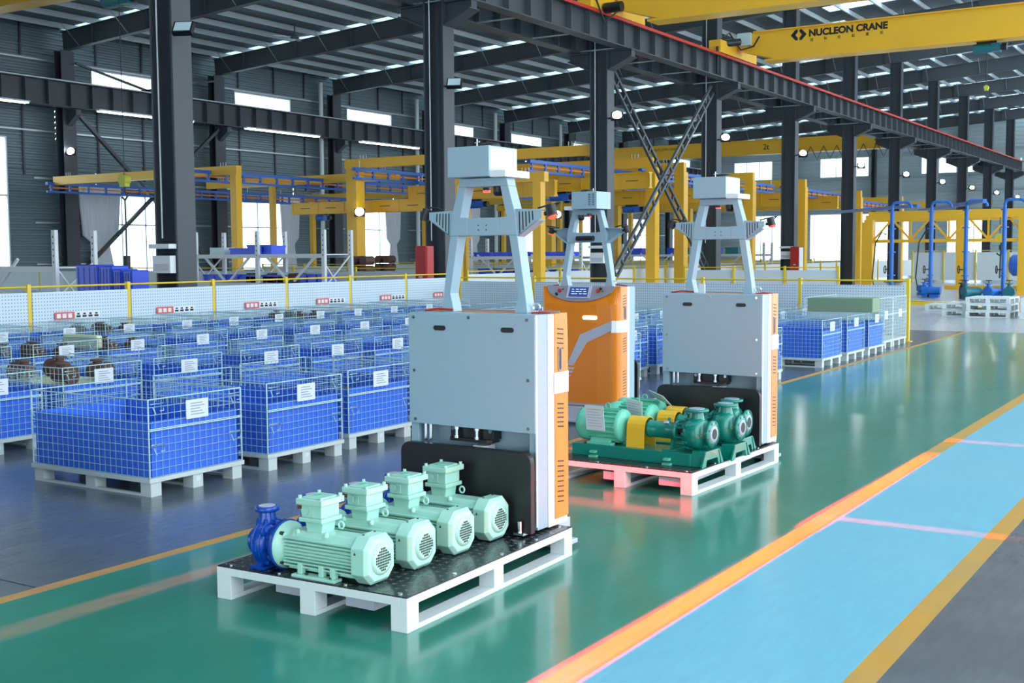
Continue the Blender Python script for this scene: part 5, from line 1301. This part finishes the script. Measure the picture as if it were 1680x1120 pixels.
# ================================================================== TEST AREA ON THE FAR RIGHT
tg = empty('test_gantry', (-12.9, 46, 0), 0, 'long yellow test gantry with truss webbing at the far right', 'gantry')
L = 20.0
MB().box(0, L, -0.16, 0.16, 2.78, 3.08).obj('top_girder', M_yellow, tg)
MB().box(0, L, -0.10, 0.10, 1.90, 2.02).obj('lower_chord', M_yellow, tg)
for px in (0.0, 5.5, 11.0, 16.5): MB().box(px-0.16, px+0.16, -0.16, 0.16, 0.0, 2.78).box(px-0.25, px+0.25, -0.25, 0.25, 0.0, 0.02).obj('post', M_yellow, tg)
k = 0.16
while k < L-1.4:
    MB().bar((k, 0, 2.0), (k+0.69, 0, 2.78), 0.07).obj('diagonal', M_yellow, tg); MB().bar((k+1.38, 0, 2.0), (k+0.69, 0, 2.78), 0.07).obj('diagonal', M_yellow, tg)
    MB().box(k+1.35, k+1.41, -0.03, 0.03, 2.02, 2.78).obj('vertical', M_yellow, tg); k += 1.38
tb = empty('test_gantry', (-15.0, 53, 0), 0, 'second yellow test gantry behind the long one', 'gantry')
MB().box(0, 16, -0.15, 0.15, 2.85, 3.15).obj('top_girder', M_yellow, tb)
for px in (0.0, 4.0, 8.0, 12.0): MB().box(px-0.15, px+0.15, -0.15, 0.15, 0, 2.85).obj('post', M_yellow, tb)
def standpipe(x, y, h, label, reach=1.0):
    e = empty('stand_pipe', (x, y, 0), 0, label, 'pipe', 'blue stand pipes in the test area')
    MB().cyl((0, 0, 0.1), (0, 0, h-0.3), 0.07, 14).obj('riser', M_blue_pipe, e)
    pts = [(0, 0, h-0.3), (0, 0, h-0.16)]
    for k in range(7): a = PI-PI/2*k/6; pts.append((0.15+0.15*math.cos(a), 0, h-0.15+0.15*math.sin(a)))
    pts += [(reach, 0, h)]
    for k in range(5): a = PI/2-PI/2*k/4; pts.append((reach+0.2*math.cos(a), 0, h-0.2+0.2*math.sin(a)))
    MB().tube(pts, 0.05, 10).obj('bend', M_blue_pipe, e)
    for z in (0.1, 0.75, 1.55, 2.35, h-0.32): MB().cyl((0, 0, z-0.02), (0, 0, z+0.02), 0.13, 14).obj('pipe_flange', M_blue_pipe, e)
    MB().torus((-0.22, 0, 0.95), (1, 0, 0), 0.13, 0.018, 18).cyl((-0.22, 0, 0.95), (0, 0, 0.95), 0.02, 6).obj('hand_wheel', M_black, e)
    MB().box(-0.14, 0.14, -0.14, 0.14, 0, 0.1).obj('pipe_foot', M_black, e)
    return e
for i, (x, y) in enumerate([(-11.0, 42), (-9.75, 42.3), (-8.55, 42), (-7.35, 42), (-5.9, 42.3)]): standpipe(x, y, 3.25, 'tall blue stand pipe with a bent top, %s from the left' % ORD[i], 0.45)
lo2 = MB().bar((-12.0, 50, 3.2), (-7.6, 40.0, 3.15), 0.12); tag(lo2.obj('blue_pipe', M_blue_pipe), 'long thin blue pipe slanting across the stand pipe tops', 'pipe')
lo3 = MB().bar((-16.0, 52, 3.3), (-10.6, 44, 3.2), 0.12); tag(lo3.obj('blue_pipe', M_blue_pipe), 'second thin blue pipe left of the stand pipes', 'pipe')
def small_pump(x, y, rz, label, m=M_blue_pipe):
    e = empty('test_pump', (x, y, 0), rz, label, 'pump', 'small pumps on the test floor')
    MB().cyl((-0.1, 0, 0.25), (0.35, 0, 0.25), 0.13, 16).box(0.0, 0.3, -0.14, 0.14, 0.02, 0.12).obj('motor_body', m, e)
    MB().cyl((-0.25, 0, 0.25), (-0.1, 0, 0.25), 0.18, 16).cyl((-0.18, 0, 0.25), (-0.18, 0, 0.52), 0.06, 10).cyl((-0.18, 0, 0.50), (-0.18, 0, 0.53), 0.12, 12).box(-0.25, -0.12, -0.12, 0.12, 0.0, 0.1).obj('volute_casing', m, e)
    MB().torus((-0.18, 0, 0.62), (0, 0, 1), 0.09, 0.015, 14).cyl((-0.18, 0, 0.53), (-0.18, 0, 0.62), 0.015, 6).obj('valve_wheel', M_black, e)
for i, (x, y, m) in enumerate([(-9.6, 41.6, M_blue_pipe), (-8.3, 41.2, M_black), (-8.1, 40.6, M_hoist_teal), (-7.5, 40.9, M_blue_pipe), (-7.0, 41.2, M_hoist_teal), (-6.2, 40.7, M_blue_pipe), (-10.2, 43.5, M_blue_pipe)]):
    small_pump(x, y, 0.4*i, '%s test pump on the floor among the stand pipes, %s in order from the left' % ({'pipe_blue': 'blue', 'black_plastic': 'black', 'hoist_teal': 'teal'}[m.name], ORD[i]), m)
e = empty('blue_tank', (-7.2, 50, 0), 0, 'blue horizontal tank on legs at the right picture edge', 'tank')
MB().cyl((-1.2, 0, 1.0), (1.4, 0, 1.0), 0.42, 24).lathe((-1.2, 0, 1.0), (-1, 0, 0), [(0, 0.42), (0.12, 0.3), (0.18, 0.05)], 24).obj('tank_shell', M_blue_rail, e)
for x in (-0.9, 0.9): MB().box(x-0.06, x+0.06, -0.3, 0.3, 0, 0.62).obj('leg', M_yellow, e)
tag(MB().box(-9.1, -6.8, 36.1, 36.3, 0.0, 0.08).obj('floor_beam', M_yellow2), 'flat yellow kerb bar on the floor before the test area', 'kerb')
tag(MB().box(-11.2, -3.5, 51.0, 51.2, 0.0, 0.16).obj('floor_beam', M_yellow), 'orange yellow kerb bar on the floor behind the stand pipes', 'kerb')
tag(MB().bar((-9.1, 37.3, 0.04), (-6.8, 35.6, 0.04), 0.35, 0.08).obj('floor_beam', M_yellow2), 'slanting yellow kerb bar beside the corner fence post', 'kerb')
e = empty('chain_hoist', (-8.2, 46.0, 2.78), 0, 'yellow hand chain hoist hanging from the test gantry', 'hoist')
MB().cyl((0, -0.08, -0.75), (0, 0.08, -0.75), 0.17, 16).obj('hoist_wheel', M_hook, e); MB().cyl((0, 0, -0.6), (0, 0, 0), 0.015, 6).cyl((0.05, 0, -0.9), (0.02, 0, -2.2), 0.03, 6).obj('chain', M_rope, e)
MB().tube([(0, 0, -1.0), (0, 0, -1.15), (0.1, 0, -1.25), (0, 0, -1.38), (-0.1, 0, -1.3)], 0.03, 6).obj('hook', M_rope, e)
for i, x in enumerate([-12.2, -10.6]):
    o = MB().tube([(x, 45.8, 2.2), (x-0.15, 45.7, 2.3), (x-0.35, 45.6, 1.9), (x-0.4, 45.4, 0.6), (x-0.2, 45, 0.1), (x+0.3, 44.8, 0.05)], 0.025, 6).obj('hose', M_black)
    tag(o, 'black hose looping down from the test gantry, %s from the left' % ORD[i], 'hose')
wpal = make_load_pallet(1.15, 1.0, 0.16, M_pallet)
for ch in list(wpal.children):
    if ch.name.startswith('deck_plate') or ch.name.startswith('deck_bolt'): bpy.data.objects.remove(ch)
for q in range(5): MB().box(-0.57, 0.57, -0.49+q*0.205, -0.34+q*0.205, 0.154, 0.16).obj('deck_slat', M_pallet, wpal)
wp = 0
for (sx, n, y) in ((-7.25, 1, 33.6), (-5.55, 3, 30.4), (-4.3, 3, 30.2), (-6.15, 2, 30.7)):
    for k in range(n):
        lb = 'white steel pallet, %s from the bottom of the %s on the pale floor' % (ORD[k], {-7.25: 'lone low pile', -5.55: 'tall middle pile', -4.3: 'tall right pile', -6.15: 'left front pile'}[sx])
        place(wpal, wp > 0, (sx, y, 0.162*k), PI/2+random.uniform(-0.03, 0.03), lb, 'stacked white pallets at the right', 'pallet'); wp += 1
